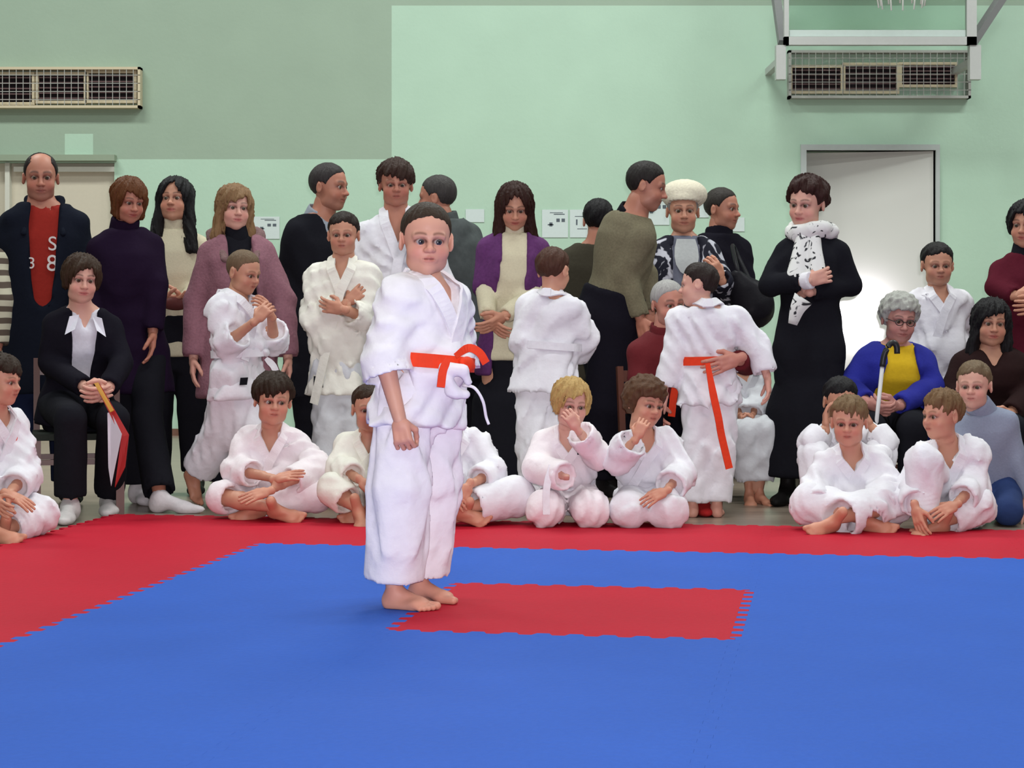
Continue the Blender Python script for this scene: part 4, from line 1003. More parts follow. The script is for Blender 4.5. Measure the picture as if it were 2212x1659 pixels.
P = person('boy in white gi walking sideways with clasped hands before the mauve coat', 9.1, 1.27, 62, (506, 640, 0), (512, 800, 0), (527, 588, 0, 92, 58, 14, 0),
    armL=((592, 735, .08), (585, 680, -.08), (570, 655, -.12), (-.6, 0, .3)), armR=((490, 742, -.12), (555, 690, -.22), (580, 662, -.2), (.3, .8, .2)),
    legL=((545, 925, .0), (530, 1055, .05), (.85, -.4, 0)), legR=((482, 925, .05), (425, 1022, .18), (.35, -.2, -.85), (.6, -.3, .5)), kind='boy', hair='buzz', haircol=(.13, .085, .05), skin=SK3, hands=(.7, .7))
gi(P, GI, .14, .70, .05, (.054, .058, .06), (.0001 + .42, .42), GI, None, .08, leg=(.078, .072, .072), lend=(.92, .92), seed=31, knot=.3, tails=(((575, 775, -.12), (590, 790, -.14), (597, 806, -.14)),))
logo(P, -.09, -.05, .045, .035, .035, BLK)

P = person('older man in a black coat looking right with grey shirt collar', 10.3, 1.73, 48, (690, 466, 0), (692, 750, 0), (712, 404, -.03, 100, 66, 4, 0),
    armL=((790, 640, .1), (770, 750, .0)), armR=((618, 640, -.02), (640, 770, -.06)), kind='man', hair='crew', haircol=(.035, .03, .03), skin=SK2, shoes=BSH, fat=1.12)
trousers(P, BLK, (0.050, 0.038, 0.035), (.97, .97)); top(P, 'shirt', fabric((.30, .33, .38), name='grey_shirt'), .006, .02, sleeves=False, fold=.002, neck=-.002, collar=(.008, .035, fabric((.30, .33, .38), name='grey_shirt')))
top(P, 'coat', BLK, .04, .26, 1.06, (0.042, 0.038, 0.035), (.97, .97), None, (.64, .085), .022, None, .014, 9)
glr = MB()
P = person('boy in cream gi with folded arms standing before the black coat', 9.45, 1.46, 0, (740, 566, 0), (738, 800, 0), (742, 506, -.02, 92, -2, 3, 0),
    armL=((800, 690, -.05), (738, 668, -.19), (708, 662, -.17), (0, 1, .2)), armR=((678, 690, -.05), (752, 652, -.12), (783, 625, -.10), (0, 1, .0)),
    legL=((768, 905, 0), (772, 1040, 0)), legR=((712, 905, 0), (708, 1040, 0)), kind='boy', hair='short', haircol=(.02, .013, .010), skin=SK3, hands=(.4, .5), fat=.95)
gi(P, GI2, .12, .72, .042, (.048, .050, .047), (.72, .78), None, GIG, seed=41, leg=(.064, .058, .056))
logo(P, -.105, -.055, .03, .05, .055, BLK)

P = person('tall teenager in white gi with brown mop hair beside the grey jacket', 9.75, 1.76, 6, (856, 464, 0), (862, 750, 0), (855, 398, -.02, 97, 6, 4, 0),
    armL=((950, 620, 0), (930, 745, -.1)), armR=((775, 620, 0), (800, 745, -.1)), kind='boy', hair='mop', haircol=(.035, .018, .013), skin=SK2, fat=.95)
gi(P, GI, .16, .66, .055, seed=51, sleeve=(.044, .046, .046), end=(.9, .9), leg=(.058, .052, .05))

P = person('man in a grey jacket turned away to the left', 10.4, 1.70, -150, (955, 478, 0), (990, 745, 0), (943, 428, 0, 95, -105, 4, 0),
    armL=((905, 610, 0), (930, 720, .1)), armR=((1046, 610, -.02), (1015, 715, .0)), kind='man', hair='crew', haircol=(.045, .04, .038), skin=SK2, shoes=BSH, fat=1.1)
trousers(P, BLK, (0.050, 0.038, 0.035), (.97, .97)); GRJ = fabric((.075, .085, .085), name='grey_jacket', amount=.3, scale=30); top(P, 'jacket', GRJ, .038, .10, 1.0, (0.043, 0.040, 0.037), (.95, .95), None, None, .012, (.02, .045, GRJ), .014, 10)

P = person('woman with long brown hair in cream turtleneck and purple cardigan, hands clasped', 9.8, 1.63, 2, (1110, 502, 0), (1106, 745, 0), (1112, 447, -.06, 94, 2, 22, 0),
    armL=((1168, 625, -.02), (1088, 684, -.22), (1064, 700, -.24), (0, .6, .6)), armR=((1048, 620, -.02), (1054, 684, -.18), (1072, 706, -.22), (.2, .6, .5)), kind='woman', hair='long', haircol=(.028, .010, .007), skin=SK3, shoes=BSH, hseed=4)
skirt(P, BLK, .70, .22, 'long_skirt'); top(P, 'sweater', CREAMK, .018, .08, None, (.036, .033, .028), (.96, .96), None, None, 0, (.011, .06, CREAMK), .004, 11)
PURP = fabric((.10, .028, .115), name='purple_knit', amount=.3); top(P, 'cardigan', PURP, .028, .16, 1.05, (.041, .040, .038), (.08, .12), [(-.4, .085, -.02), (.3, .075, -.02), (.8, .062), (1.05, .06)], None, .02, None, .007, 12)

P = person('boy in white gi seen from behind beside the purple cardigan', 9.15, 1.26, 160, (1192, 640, 0), (1180, 800, 0), (1196, 584, 0, 94, 148, 6, 0),
    armL=((1136, 735, .0), (1175, 760, .14)), armR=((1262, 730, .02), (1240, 775, .10)), legL=((1158, 920, 0), (1165, 1070, 0)), legR=((1212, 920, 0), (1215, 1070, 0)), kind='boy', hair='short', haircol=(.065, .028, .018), skin=SK1)
gi(P, GI, .10, .8, .05, (.056, .06, .056), (.9, .9), GI, None, .12, seed=61, leg=(.082, .080, .076), bulge=.03, knot=None, off=.032)

P = person('dark haired person mostly hidden behind the man in the olive sweater', 10.6, 1.62, 170, (1284, 528, 0), (1276, 760, 0), (1293, 476, 0, 88, 170, 0, 0),
    armL=((1240, 640, 0), (1250, 740, .1)), armR=((1330, 640, 0), (1330, 740, .1)), kind='man', hair='short', haircol=DK, skin=SK2, shoes=BSH)
trousers(P, BLK); BRJ = fabric((.045, .04, .028), name='brown_jacket'); top(P, 'jacket', BRJ, .034, .16, 1.0, (0.040, 0.037, 0.034), (.95, .95), None, None, .01, None, .009, 13)

OLV = fabric((.155, .135, .085), name='olive_knit', scale=90, amount=.3)
P = person('man in an olive sweater leaning towards the woman in the cream beret', 9.85, 1.76, 118, (1366, 462, .0), (1312, 690, .05), (1397, 402, -.04, 102, 82, 14, 0),
    armL=((1395, 590, .14), (1405, 680, .08)), armR=((1352, 592, -.10), (1384, 690, -.12), (1392, 725, -.14), (.6, .6, 0)), legL=((1330, 880, .1), (1320, 1050, .15)), legR=((1305, 880, -.05), (1290, 1060, .0)), kind='man', hair='crew', haircol=(.018, .015, .014), skin=SK2, shoes=BSH, fat=1.1)
trousers(P, BLK2, (.080, .066, .056), (.97, .97), .04, .16); top(P, 'sweater', OLV, .020, .02, None, (0.037, 0.034, 0.030), (.95, .95), None, None, .004, (.008, .03, BLK), .010, 14)

FLOR = print_mat('white_on_black_floral', (.012, .012, .022), (.50, .50, .56), 9.0, .54, .60)
P = person('older woman in a cream beret and black jacket with white floral print', 10.4, 1.62, 2, (1478, 510, 0), (1474, 765, 0), (1475, 456, -.02, 96, 0, 3, 0),
    armL=((1578, 640, -.02), (1556, 600, -.22), (1542, 572, -.24), (-.3, .8, 0)), armR=((1388, 640, -.02), (1415, 745, -.12)), kind='old', hair='buzz', haircol=(.22, .20, .19), skin=SK3, shoes=BSH, fat=1.12, hat=fabric((.62, .57, .45), name='cream_felt', scale=70, strength=.5), hands=(.8, .3))
skirt(P, BLK, .66, .24); top(P, 'blouse', fabric((.16, .17, .22), name='slate_knit'), .010, .06, None, None or (0.032, 0.029, 0.024), (.9, .9), None, None, -.002, None, .003, 15, sleeves=False)
bib = [P.T.surf(u, t * P.T.L, .014) + P.T.fwd * .004 for t, hw in ((.97, .05), (.9, .062), (.82, .066), (.75, .058), (.69, .035), (.66, .004)) for u in np.linspace(-hw, hw, 7)]
bb2 = [q + P.T.fwd * .007 for q in bib]; F = [(i * 7 + j, i * 7 + j + 1, (i + 1) * 7 + j + 1, (i + 1) * 7 + j) for i in range(5) for j in range(6)]
part('neck_scarf', bib + bb2, F + [tuple(k + 42 for k in f_) for f_ in F], fabric((.46, .48, .48), name='pale_scarf'), P.root, P.org)
top(P, 'jacket', FLOR, .034, .16, 1.05, (0.042, 0.040, 0.037), (.96, .96), [(-.4, .03), (.1, .05), (.45, .070), (.75, .075), (1.05, .06)], None, .016, None, .008, 16)

P = person('man with dark receding hair and dark clothes behind the floral jacket', 11.0, 1.66, 30, (1553, 506, 0), (1560, 760, 0), (1561, 452, 0, 90, 55, 3, 0),
    armL=((1612, 630, -.02), (1600, 700, -.15)), armR=((1500, 640, 0), (1520, 740, 0)), kind='man', hair='crew', haircol=(.03, .025, .022), skin=SK2, shoes=BSH)
trousers(P, BLK); top(P, 'jacket', BLK2, .034, .16, 1.0, (0.042, 0.038, 0.035), (.95, .95), None, None, .008, (.012, .035, BLK2), .009, 17)
bg_ = Field(W(1570, 730, 10.3) - .15, W(1670, 560, 10.3) + .15, .014); bg_.add(cone(W(1600, 625, 10.25), W(1625, 665, 10.25), .06, .11)); bg_.add(ell(W(1627, 655, 10.25), (.105, .075, .125)), .05); bg_.add(cone(W(1592, 596, 10.25), W(1605, 620, 10.25), .035, .06), .05)
X, Y, Z = bg_.full(); bg_.F = bg_.F + (.010 * folds(X, Y, Z, 77, (18, 18, 10))).astype(np.float32); V, Q = bg_.mesh(); o_ = W(1627, 710, 10.25)
bgo = empty('shoulder_bag', o_); tag(bgo, 'bulging black leather shoulder bag beside the floral jacket', 'bag'); part('bag_body', V, Q, fabric((.010, .009, .012), .45, name='bag_leather'), bgo, o_)
sm = MB(); sm.tube(spline([W(1600, 610, 10.22), W(1590, 570, 10.28), W(1582, 530, 10.6), W(1598, 560, 10.6), W(1622, 610, 10.36)], 18), .012, 6); sm.build('strap', fabric((.010, .009, .012), .45, name='bag_leather'), bgo, o_, smooth=True)

MAR = fabric((.115, .012, .016), name='maroon_knit')
P = person('grey haired man in a maroon sweater seated with an arm round the boy', 9.2, 1.68, 20, (1438, 714, 0), (1448, 880, .08), (1444, 656, -.04, 98, 22, 8, -4),
    armL=((1612, 786, -.22), (1592, 775, -.43), (1548, 790, -.45), (-.2, 1, 0)), armR=((1384, 815, -.05), (1410, 880, -.2)), legL=((1530, 900, -.30), (1512, 1060, -.14), (.1, -1, 0)), legR=((1400, 905, -.30), (1400, 1060, -.2), (-.1, -1, 0)), kind='man', hair='crew', haircol=GREY, skin=(.50, .23, .17), shoes=('shoe', fabric((.42, .02, .02), name='red_slipper')), hands=(.2, .3))
trousers(P, BLK2, (0.050, 0.040, 0.035), (.95, .95)); top(P, 'sweater', MAR, .02, .04, None, (0.038, 0.035, 0.029), (.80, .95), None, None, .004, (.008, .03, MAR), .009, 18)
chair('wooden chair under the man in the maroon sweater', P.pel[0], P.pel[1] + .05, 10, P.pel[2])

P = person('boy in white gi with long red belt seen from behind leaning left', 8.87, 1.20, 176, (1528, 662, 0), (1532, 825, 0), (1508, 616, .02, 92, -105, 2, -8),
    armL=((1462, 755, .0), (1434, 845, .0), (1428, 870, 0), (0, .8, 0)), armR=((1640, 755, -.02), (1658, 818, -.05), (1662, 858, -.06), (-.8, .2, 0)),
    legL=((1506, 960, 0), (1496, 1092, 0), (-.2, .95, 0)), legR=((1552, 960, 0), (1548, 1092, 0), (.1, .95, 0)), kind='boy', hair='short', haircol=(.022, .014, .012), skin=SKP, sw=.13, hands=(.4, .45))
gi(P, GI, .10, .85, .05, (.050, .050, .050), (.88, .80), REDB, None, .10, seed=71, leg=(.070, .062, .060), lend=(.97, .97), knot=None, bulge=.012, half=.020,
   tails=(((1528, 785, -.15), (1540, 850, -.17), (1552, 905, -.17), (1558, 940, -.16), (1575, 1012, -.15)), ((1468, 800, .12), (1456, 850, .13), (1450, 900, .12))))

SCF = print_mat('white_scarf_black_print', (.03, .03, .035), (.72, .72, .70), 16.0, .36, .42, 'noise')
P = person('smiling woman in a long black coat with a white printed scarf', 9.5, 1.63, -14, (1754, 506, 0), (1748, 745, 0), (1742, 440, -.03, 104, -34, 10, 4),
    armL=((1836, 616, -.03), (1742, 630, -.15), (1715, 622, -.07), (0, 1, .2)), armR=((1662, 616, -.03), (1748, 606, -.20), (1775, 598, -.20), (0, 1, .0)), kind='woman', hair='fluffy', haircol=(.030, .011, .009), skin=SKP, shoes=('boot', fabric((.010, .009, .009), .5, name='boot_leather')), hseed=6, hands=(.6, .8))
trousers(P, BLK, (0.040, 0.034, 0.029), (.9, .9)); top(P, 'coat', BLK, .028, .66, 1.28, (0.038, 0.035, 0.032), (.9, .86), None, (.72, .06), .016, None, .010, 19, foldsc=(14, 14, 3))
g = Field(P.neck - .28, P.neck + .24, .010); T = P.T
for k in range(9):
    a0, a1 = 2 * math.pi * k / 9, 2 * math.pi * (k + 1) / 9; q = lambda a: T.at(.088 * math.sin(a), .02 + .082 * math.cos(a), T.L * 1.02 + .012 * math.sin(2 * a)); g.add(cone(q(a0), q(a1), .040, .040), .02)
X, Y, Z = g.full(); g.F = g.F + (.010 * folds(X, Y, Z, 9, (25, 25, 25))).astype(np.float32); V, Q = g.mesh(); part('scarf', V, Q, SCF, P.root, P.org)
g = Field(T.at(0, .1, T.L * .35) - .25, T.at(0, .1, T.L) + .25, .010)
g.add(cone(T.surf(-.035, T.L * .95, .04), T.surf(-.055, T.L * .60, .045), .036, .052)); g.add(cone(T.surf(.02, T.L * .95, .04), T.surf(.045, T.L * .62, .045), .034, .045), .02)
X, Y, Z = g.full(); g.F = g.F + (.008 * folds(X, Y, Z, 10, (25, 25, 8))).astype(np.float32); V, Q = g.mesh(); part('scarf_end', V, Q, SCF, P.root, P.org)
V, F = ribbon(spline([P.J((1735, 645, -.20)), P.J((1722, 668, -.21)), P.J((1712, 700, -.2))], 8), np.tile((0., -1., 0.), (8, 1)), np.linspace(.05, .022, 8), .008); part('scarf_tip', V, F, SCF, P.root, P.org)
V, Q = (lambda f: f.mesh())(Field(P.wr['R'] - .08, P.wr['R'] + .08, .006).add(cone(P.wr['R'] - unit(P.wr['R'] - P.el['R']) * .035, P.wr['R'] - unit(P.wr['R'] - P.el['R']) * -.012, .042, .044, True, True)))
part('shirt_cuff', V, Q, fabric((.72, .70, .74), name='white_shirt'), P.root, P.org)

P = person('child in greyish gi seated on a bench left of the long black coat', 9.75, 1.10, 15, (1598, 800, 0), (1612, 905, .05), (1592, 752, .02, 80, 10, 10, 0),
    armL=((1640, 855, -.05), (1625, 900, -.2)), armR=((1580, 860, -.05), (1600, 900, -.2)), legL=((1652, 930, -.26), (1640, 1010, -.24)), legR=((1612, 935, -.26), (1618, 1010, -.24)), kind='boy', hair='short', haircol=BR, skin=SK3)
gi(P, GIG, .06, .7, .05, seed=81, end=(.9, .9), lend=(.8, .8))
bn = empty('low_bench', (WX(1610, 9.85), 9.85, FLOOR_Z)); tag(bn, 'low wooden bench left of the long black coat', 'bench')
MB().box((-.35, -.14, .27), (.35, .16, .31)).build('bench_seat', M_wood, bn)
for sx in (-.28, .28): MB().box((sx - .02, -.12, 0), (sx + .02, .14, .27)).build('bench_leg', M_wood, bn)

BLUE = fabric((.018, .022, .25), name='royal_blue_knit', scale=90); YEL = fabric((.62, .40, .015), name='yellow_cotton')
P = person('old woman with grey curls in blue cardigan and yellow shirt holding a cane', 9.5, 1.58, 4, (1936, 742, .02), (1922, 905, .08), (1943, 690, -.03, 100, 6, 10, 4),
    armL=((2012, 838, -.05), (1936, 878, -.30), (1908, 880, -.33), (-.2, .6, .5)), armR=((1832, 838, -.05), (1876, 870, -.30), (1902, 884, -.33), (.2, .6, .5)), legL=((1972, 925, -.38), (1965, 1075, -.36), (.1, -1, 0)), legR=((1880, 925, -.38), (1880, 1075, -.36), (-.1, -1, 0)), kind='old', hair='curly', haircol=(.36, .36, .33), skin=(.48, .24, .20), fat=1.25, shoes=BSH, hands=(.8, .8), hseed=2)
trousers(P, BLK, (0.054, 0.045, 0.038), (.97, .97)); top(P, 'shirt', YEL, .014, .03, None, None or (0.032, 0.029, 0.024), (.9, .9), None, None, .004, None, .005, 20, sleeves=False)
top(P, 'cardigan', BLUE, .036, .08, 1.06, (0.043, 0.040, 0.034), (.92, .92), [(-.3, .03), (.0, .10), (.4, .115), (.8, .075), (1.05, .07)], None, .02, None, .009, 22)
chair('wooden chair under the old woman with the cane', P.pel[0], P.pel[1] + .05, 4, P.pel[2])
gl = MB(); T = P.T
for s in (-1, 1): gl.tube([P.hc + P.R @ np.array((s * .125 + .085 * math.cos(a), -.405, .065 * math.sin(a) - .005)) * P.hh for a in np.linspace(0, 2 * math.pi, 15)], .0022, 5)
gl.tube([P.hc + P.R @ np.array((x, -.41, .01)) * P.hh for x in (-.04, .04)], .0022, 5)
for s in (-1, 1): gl.tube([P.hc + P.R @ np.array(q) * P.hh for q in ((s * .21, -.40, 0), (s * .37, .02, .02))], .0022, 5)
gl.build('glasses', paint((.03, .02, .02), .4, .5, 'spectacle_frame'), P.root, P.org, smooth=True)
cb = W(1872, 1085, 9.02); cb[2] = FLOOR_Z; ct = W(1906, 792, 9.08); cn = empty('walking_cane', cb); tag(cn, 'pale walking cane with black crook held by the old woman', 'cane')
MB().tube([cb, ct], .010, 10).build('shaft', paint((.55, .53, .55), .35, .5, 'cane_metal'), cn, cb, smooth=True)
MB().tube(spline([ct, W(1910, 768, 9.08), W(1920, 746, 9.08), W(1930, 740, 9.08), W(1937, 748, 9.08), W(1938, 764, 9.08)], 20), .014, 10).build('crook_handle', paint((.012, .012, .014), .4, .4, 'black_rubber'), cn, cb, smooth=True)

P = person('boy in white gi with dark hair standing behind the old woman', 10.0, 1.33, 3, (2026, 628, 0), (2030, 805, 0), (2025, 572, -.02, 92, 0, 4, 0),
    armL=((2096, 690, .08), (2070, 760, .20)), armR=((1972, 715, .02), (1985, 790, .12)), kind='boy', hair='short', haircol=(.012, .010, .010), skin=SK3)
gi(P, GI, .14, .74, .045, (.052, .054, .052), (.9, .9), None, seed=91, leg=(.064, .058, .054))

DBR = fabric((.022, .010, .010), name='dark_brown_wool')
P = person('seated woman with shoulder length black hair in a dark brown coat', 9.6, 1.64, -4, (2142, 752, 0), (2134, 905, .08), (2142, 698, -.03, 98, -4, 4, 3),
    armL=((2222, 850, -.02), (2180, 895, -.25)), armR=((2056, 850, -.02), (2110, 895, -.25)), legL=((2185, 930, -.38), (2185, 1080, -.36)), legR=((2100, 930, -.38), (2100, 1080, -.36)), kind='woman', hair='shoulder', haircol=DK, skin=SK3, shoes=BSH, fat=1.1, hseed=5)
trousers(P, BLK, (0.050, 0.042, 0.037), (.97, .97)); top(P, 'coat', DBR, .036, .10, 1.06, (0.043, 0.040, 0.035), (.95, .95), None, (.80, .05), .012, None, .009, 23)
chair('wooden chair under the woman in the dark brown coat', P.pel[0], P.pel[1] + .05, -4, P.pel[2])

P = person('woman in a dark red sweater cut off by the right frame edge', 9.9, 1.62, -20, (2214, 546, 0), (2222, 800, 0), (2217, 486, -.02, 98, -30, 4, 0),
    armL=((2300, 650, 0), (2240, 660, -.18)), armR=((2150, 620, -.02), (2196, 640, -.16), (2230, 640, -.2), (0, 1, 0)), kind='woman', hair='bobshort', haircol=DK, skin=SK3, shoes=BSH)
trousers(P, BLK); top(P, 'sweater', fabric((.085, .010, .020), name='wine_knit'), .018, .10, None, (0.037, 0.034, 0.029), (.95, .95), None, None, .004, (.012, .05, BLK), .008, 24)

# --- seated woman with the folder
P = person('seated woman in black suit and white blouse holding a red folder', 9.05, 1.66, 18, (182, 664, .02), (166, 872, .08), (176, 604, -.04, 100, 24, 6, 4),
    armL=((262, 785, -.02), (232, 840, -.28), (216, 850, -.34), (-.3, .6, .3)), armR=((108, 785, -.02), (186, 838, -.28), (206, 852, -.34), (.3, .6, .3)), legL=((245, 905, -.36), (236, 1040, -.02), (.2, -1, 0)), legR=((152, 905, -.42), (152, 1075, -.36), (.05, -1, 0)), kind='woman', hair='bobshort', haircol=BR, skin=SKP, shoes=('shoe', fabric((.66, .63, .62), .5, name='white_trainer')), hands=(.7, .7), hseed=7)
trousers(P, BLK, (0.048, 0.043, 0.045), (.94, .94)); WSH = fabric((.66, .65, .72), name='white_blouse'); top(P, 'blouse', WSH, .008, .04, None, None or (0.032, 0.029, 0.024), (.9, .9), None, (.80, .035), .002, None, .004, 25, sleeves=False)
top(P, 'blazer', BLK2, .028, .10, 1.04, (0.037, 0.034, 0.030), (.95, .95), [(-.3, .03), (.1, .035), (.6, .05), (.9, .058), (1.05, .06)], None, .014, None, .008, 26)
for s in (-1, 1):
    V = [P.T.surf(s * .03, P.T.L * .95, .012), P.T.surf(s * .075, P.T.L * .93, .035), P.T.surf(s * .095, P.T.L * .76, .045), P.T.surf(s * .05, P.T.L * .82, .04)]
    V = [q + P.T.fwd * .008 for q in V] + [q + P.T.fwd * .016 for q in V]; part('blouse_collar', V, [(0, 1, 2, 3), (4, 5, 6, 7), (0, 1, 5, 4), (1, 2, 6, 5), (2, 3, 7, 6), (3, 0, 4, 7)], WSH, P.root, P.org, smooth=False)
chair('dark red wooden chair under the woman with the folder', WX(168, 9.08), 9.08, 14, P.pel[2])
fo = W(240, 1050, 8.480); fd_ = empty('folder', fo); tag(fd_, 'open red folder with white pages hanging from the seated woman’s hands'.replace('’', "'"), 'folder')
def slab(name, q, th, mat):
    q = [np.array(x) for x in q]; n = unit(np.cross(q[1] - q[0], q[-1] - q[0])) * th; k = len(q); V = q + [x + n for x in q]
    part(name, V, [tuple(range(k)), tuple(range(2 * k - 1, k - 1, -1))] + [(i, (i + 1) % k, (i + 1) % k + k, i + k) for i in range(k)], mat, fd_, fo, smooth=False)
slab('cover', [W(206, 832, 8.580), W(216, 830, 8.580), W(278, 938, 8.460), W(270, 1008, 8.460), W(248, 1052, 8.480), W(262, 945, 8.460)], .006, paint((.38, .015, .015), .45, .4, 'red_card'))
slab('page', [W(232, 892, 8.520), W(240, 890, 8.520), W(263, 938, 8.445), W(240, 1050, 8.465), W(234, 1010, 8.490)], .004, paint((.66, .62, .70), .6, .3, 'white_page'))
slab('spine_strip', [W(203, 828, 8.570), W(212, 826, 8.570), W(246, 886, 8.490), W(238, 890, 8.490)], .006, paint((.55, .26, .03), .45, .4, 'gold_card'))

# --- children sitting along the mat edge
P = person('boy in white gi sitting at the left frame edge by the mat corner', 8.02, 1.25, 55, (-12, 888, 0), (-28, 1075, .05), (2, 822, -.03, 104, 72, 4, 0),
    armL=((52, 1030, -.02), (18, 1068, -.20), (70, 1092, -.24), (0, .3, -.9)), armR=((-60, 1020, -.05), (-10, 1080, -.25)), legL=((84, 1112, -.05), (10, 1145, -.22), (-.9, -.4, 0), (0, -.5, .8)), legR=((-90, 1115, -.2), (-20, 1140, -.3), (.8, -.4, 0), (0, -.5, .8)), kind='boy', hair='bangs', haircol=(.03, .018, .012), skin=SK1, hands=(.2, .3))
gi(P, GI, .06, .70, .05, seed=101, end=(.62, .62), lend=(.9, .9)); logo(P, .03, P.T.L * .78, .03, .03, .05, REDB)

def crossed(label, d, c, head, R_knee, L_knee, R_an, L_an, armL, armR, mat, seed, **kw):
    gk = kw.pop('gk', {})
    P = person(label, d, kw.pop('S', 1.22), kw.pop('yaw', 0), *c, head, armL, armR, (L_knee, L_an, kw.pop('toeL', (-.9, -.3, -.15)), (.1, -.75, .6)), (R_knee, R_an, kw.pop('toeR', (.9, -.3, -.15)), (-.1, -.75, .6)), kind='boy', **kw)
    gi(P, mat, .03, gk.pop('v', .66), gk.pop('vw', .05), gk.pop('sleeve', (.052, .055, .054)), gk.pop('end', (.7, .7)), None, leg=gk.pop('leg', (.070, .064, .060)), lend=gk.pop('lend', (.85, .85)), seed=seed, **gk)
    return P
crossed('boy with dark fringe in rosy white gi sitting cross-legged with folded forearms', 8.72, ((588, 928, .03), (588, 1068, .08)), (590, 864, -.03, 106, 14, 3, 4),
    (482, 1074, -.10), (686, 1068, -.10), (590, 1096, -.28), (560, 1094, -.16), ((686, 1012, -.04), (578, 1062, -.30), (532, 1075, -.34), (0, .6, -.6)), ((512, 1016, -.04), (598, 1034, -.26), (650, 1022, -.30), (0, .6, -.7)), GIP, 111,
    hair='mop', haircol=(.028, .016, .010), skin=SK1, hands=(.15, .15), gaze=(20, 0), hseed=1, toeL=(-.9, -.2, -.25), toeR=(.9, -.2, -.15), gk=dict(end=(.55, .42), lend=(.85, .15), v=.58))
crossed('boy in white gi sitting half hidden left of the red belt boy on the mat', 8.62, ((802, 940, .03), (790, 1072, .08)), (797, 882, -.02, 98, 10, 3, 0),
    (722, 1058, -.16), (870, 1075, -.10), (772, 1098, -.26), (800, 1100, -.18), ((860, 1020, -.04), (830, 1062, -.25), None), ((735, 1010, -.05), (782, 1040, -.25), (800, 1058, -.27), (0, .6, -.6)), GI2, 121,
    hair='short', haircol=BR, skin=SK3, toeR=(.15, -.85, -.35), gk=dict(end=(.7, .62), lend=(.8, .62)))
crossed('boy in white gi sitting hidden right behind the red belt boy on the mat', 8.52, ((978, 935, .03), (985, 1072, .08)), (925, 884, 0, 98, 0, 5, 0),
    (905, 1075, -.12), (1112, 1072, -.12), (990, 1100, -.25), (1010, 1098, -.22), ((1064, 1020, -.04), (1012, 1050, -.24), (998, 1078, -.27), (-.5, .5, -.5)), ((905, 1020, -.04), (960, 1060, -.25), (985, 1080, -.28), (0, .6, -.5)), GI, 131,
    hair='short', haircol=BR, skin=SK1, gk=dict(end=(.60, .7), lend=(.86, .86), leg=(.072, .074, .066)))
def kneel(label, d, c, head, kR, kL, armL, armR, mat, seed, S=1.12, kind='girl', g=None, **kw):
    g = g or {}
    P = person(label, d, S, kw.pop('yaw', 0), *c, head, armL, armR, (kL, (kL[0] - 8, kL[1] - 6, .18), (0, 1, -.1), (0, .1, 1)), (kR, (kR[0] + 8, kR[1] - 6, .18), (0, 1, -.1), (0, .1, 1)), kind=kind, **kw)
    return P
P = kneel('small blond child in white gi kneeling with a hand at the mouth', 8.45, ((1226, 934, .02), (1226, 1062, .14)), (1234, 872, -.03, 100, 14, 8, 4), (1178, 1100, -.18), (1276, 1100, -.18),
    ((1290, 985, -.12), (1246, 925, -.22), (1232, 902, -.23), (-.2, .9, 0)), ((1160, 1012, -.06), (1225, 1030, -.24), None), GI, 141, hair='bobshort', haircol=BLOND, skin=SKP, hands=(.9, .4), hseed=3)
gi(P, GIP, .05, .72, .045, (.058, .060, .060), (.86, .95), GI, None, .05, seed=141, leg=(.072, .072, .064), half=.018, knot=0.0, tails=(((1190, 1005, -.22), (1180, 1060, -.26), (1180, 1112, -.28)),))
logo(P, .05, P.T.L * .86, .04, .02, .03, BLK)
P = kneel('child with brown curls in white gi kneeling with chin on hand', 8.45, ((1394, 938, .02), (1396, 1062, .14)), (1394, 872, -.03, 102, 32, 6, 8), (1356, 1102, -.18), (1442, 1102, -.18),
    ((1472, 1025, -.04), (1436, 1062, -.24), (1388, 1085, -.28), (0, .7, -.5)), ((1334, 992, -.14), (1376, 944, -.22), (1392, 908, -.21), (.2, .9, .1)), GI, 151, hair='curlygirl', haircol=(.085, .040, .020), skin=SK1, hands=(.3, .8), hseed=4, kind='girl')
gi(P, GI, .05, .74, .045, (.056, .060, .066), (.68, .80), GI, None, .05, seed=151, leg=(.074, .074, .066), half=.018, knot=0.0)

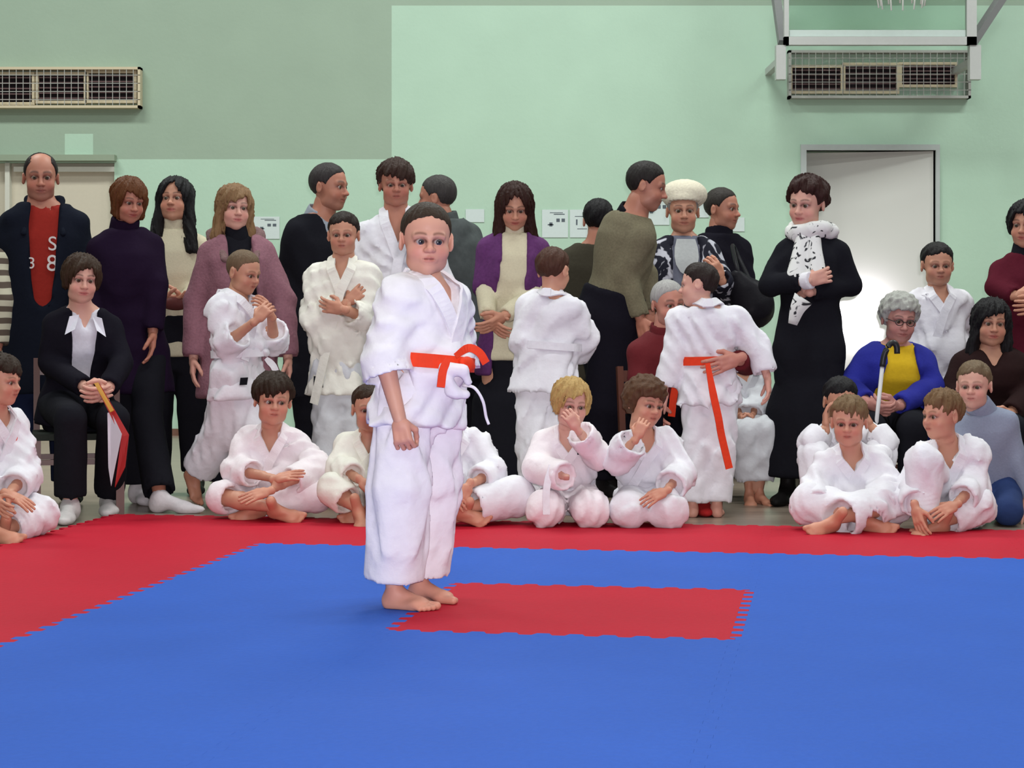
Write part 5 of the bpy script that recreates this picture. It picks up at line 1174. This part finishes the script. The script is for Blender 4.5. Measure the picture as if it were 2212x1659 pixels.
P = person('boy in white gi resting his cheeks on both hands behind the cross-legged boy', 8.85, 1.22, 2, (1822, 918, .02), (1830, 1062, .15), (1816, 866, -.06, 98, 6, 12, 0),
    armL=((1916, 958, -.20), (1880, 918, -.16), (1862, 884, -.14), (-.9, 0, .2)), armR=((1748, 958, -.20), (1784, 922, -.16), (1782, 884, -.14), (.9, 0, .2)), legL=((1902, 985, -.22), (1885, 1100, -.28), (.1, -1, 0)), legR=((1758, 985, -.22), (1765, 1100, -.28), (-.1, -1, 0)), kind='boy', hair='short', haircol=(.010, .009, .010), skin=SK3, hands=(.5, .5))
gi(P, GI, .03, .7, .05, (.052, .052, .050), (.70, .70), None, seed=161, leg=(.066, .060, .056))
crossed('fair haired boy in white gi sitting cross-legged at the right', 8.27, ((1836, 972, .02), (1838, 1098, .10)), (1834, 910, -.03, 104, -16, 6, 0),
    (1750, 1088, -.10), (1928, 1086, -.10), (1866, 1120, -.20), (1808, 1122, -.26), ((1912, 1050, -.02), (1900, 1092, -.20), None), ((1760, 1052, -.02), (1768, 1092, -.18), None), GI, 171,
    hair='fringe', haircol=(.16, .10, .05), skin=SK1, toeR=(.85, -.45, -.12), toeL=(-.8, -.5, -.12), hseed=2, gk=dict(end=(.92, .92), lend=(.9, .9), leg=(.074, .074, .074)))
P = person('boy in white gi with one knee up looking left beside the blue sweater', 8.27, 1.22, -12, (2048, 958, .02), (2062, 1092, .12), (2034, 896, -.02, 104, -62, 2, 0),
    armL=((2104, 1052, -.05), (2062, 1092, -.24), (2008, 1118, -.30), (-.3, .5, -.6)), armR=((1968, 1052, -.08), (1978, 1098, -.28), (1985, 1128, -.30), (.6, .4, 0)), legL=((2110, 1092, -.08), (2040, 1128, -.18), (-.9, -.3, -.1), (0, -.6, .7)), legR=((1998, 1000, -.18), (1990, 1108, -.20), (-.3, -.95, 0)), kind='boy', hair='fringe', haircol=(.15, .085, .04), skin=SK1, hands=(.3, .3), hseed=6)
gi(P, GI, .03, .62, .05, (.052, .056, .054), (.62, .80), None, seed=181, leg=(.072, .066, .058), lend=(.9, .88))
P = person('boy in grey blue turtleneck and jeans kneeling at the right edge', 8.65, 1.28, -12, (2122, 888, .02), (2142, 1045, .10), (2104, 832, -.02, 100, -24, 2, 0),
    armL=((2196, 990, .0), (2222, 1078, -.02), (2222, 1108, -.06), (0, .3, -.9)), armR=((2082, 975, -.02), (2075, 1050, -.05)), legL=((2178, 1105, -.18), (2168, 1100, .18), (0, 1, -.1), (0, .1, 1)), legR=((2098, 1105, -.18), (2108, 1100, .18), (0, 1, -.1), (0, .1, 1)), kind='boy', hair='short', haircol=(.14, .095, .055), skin=SKP, hands=(.2, .3))
trousers(P, fabric((.020, .040, .13), name='blue_jeans'), (0.053, 0.050, 0.042), (.9, .9)); KN = fabric((.24, .27, .36), name='grey_blue_knit', scale=110); top(P, 'sweater', KN, .022, .075, None, (0.034, 0.030, 0.027), (.96, .95), None, None, 0, (.010, .055, KN), .007, 27)
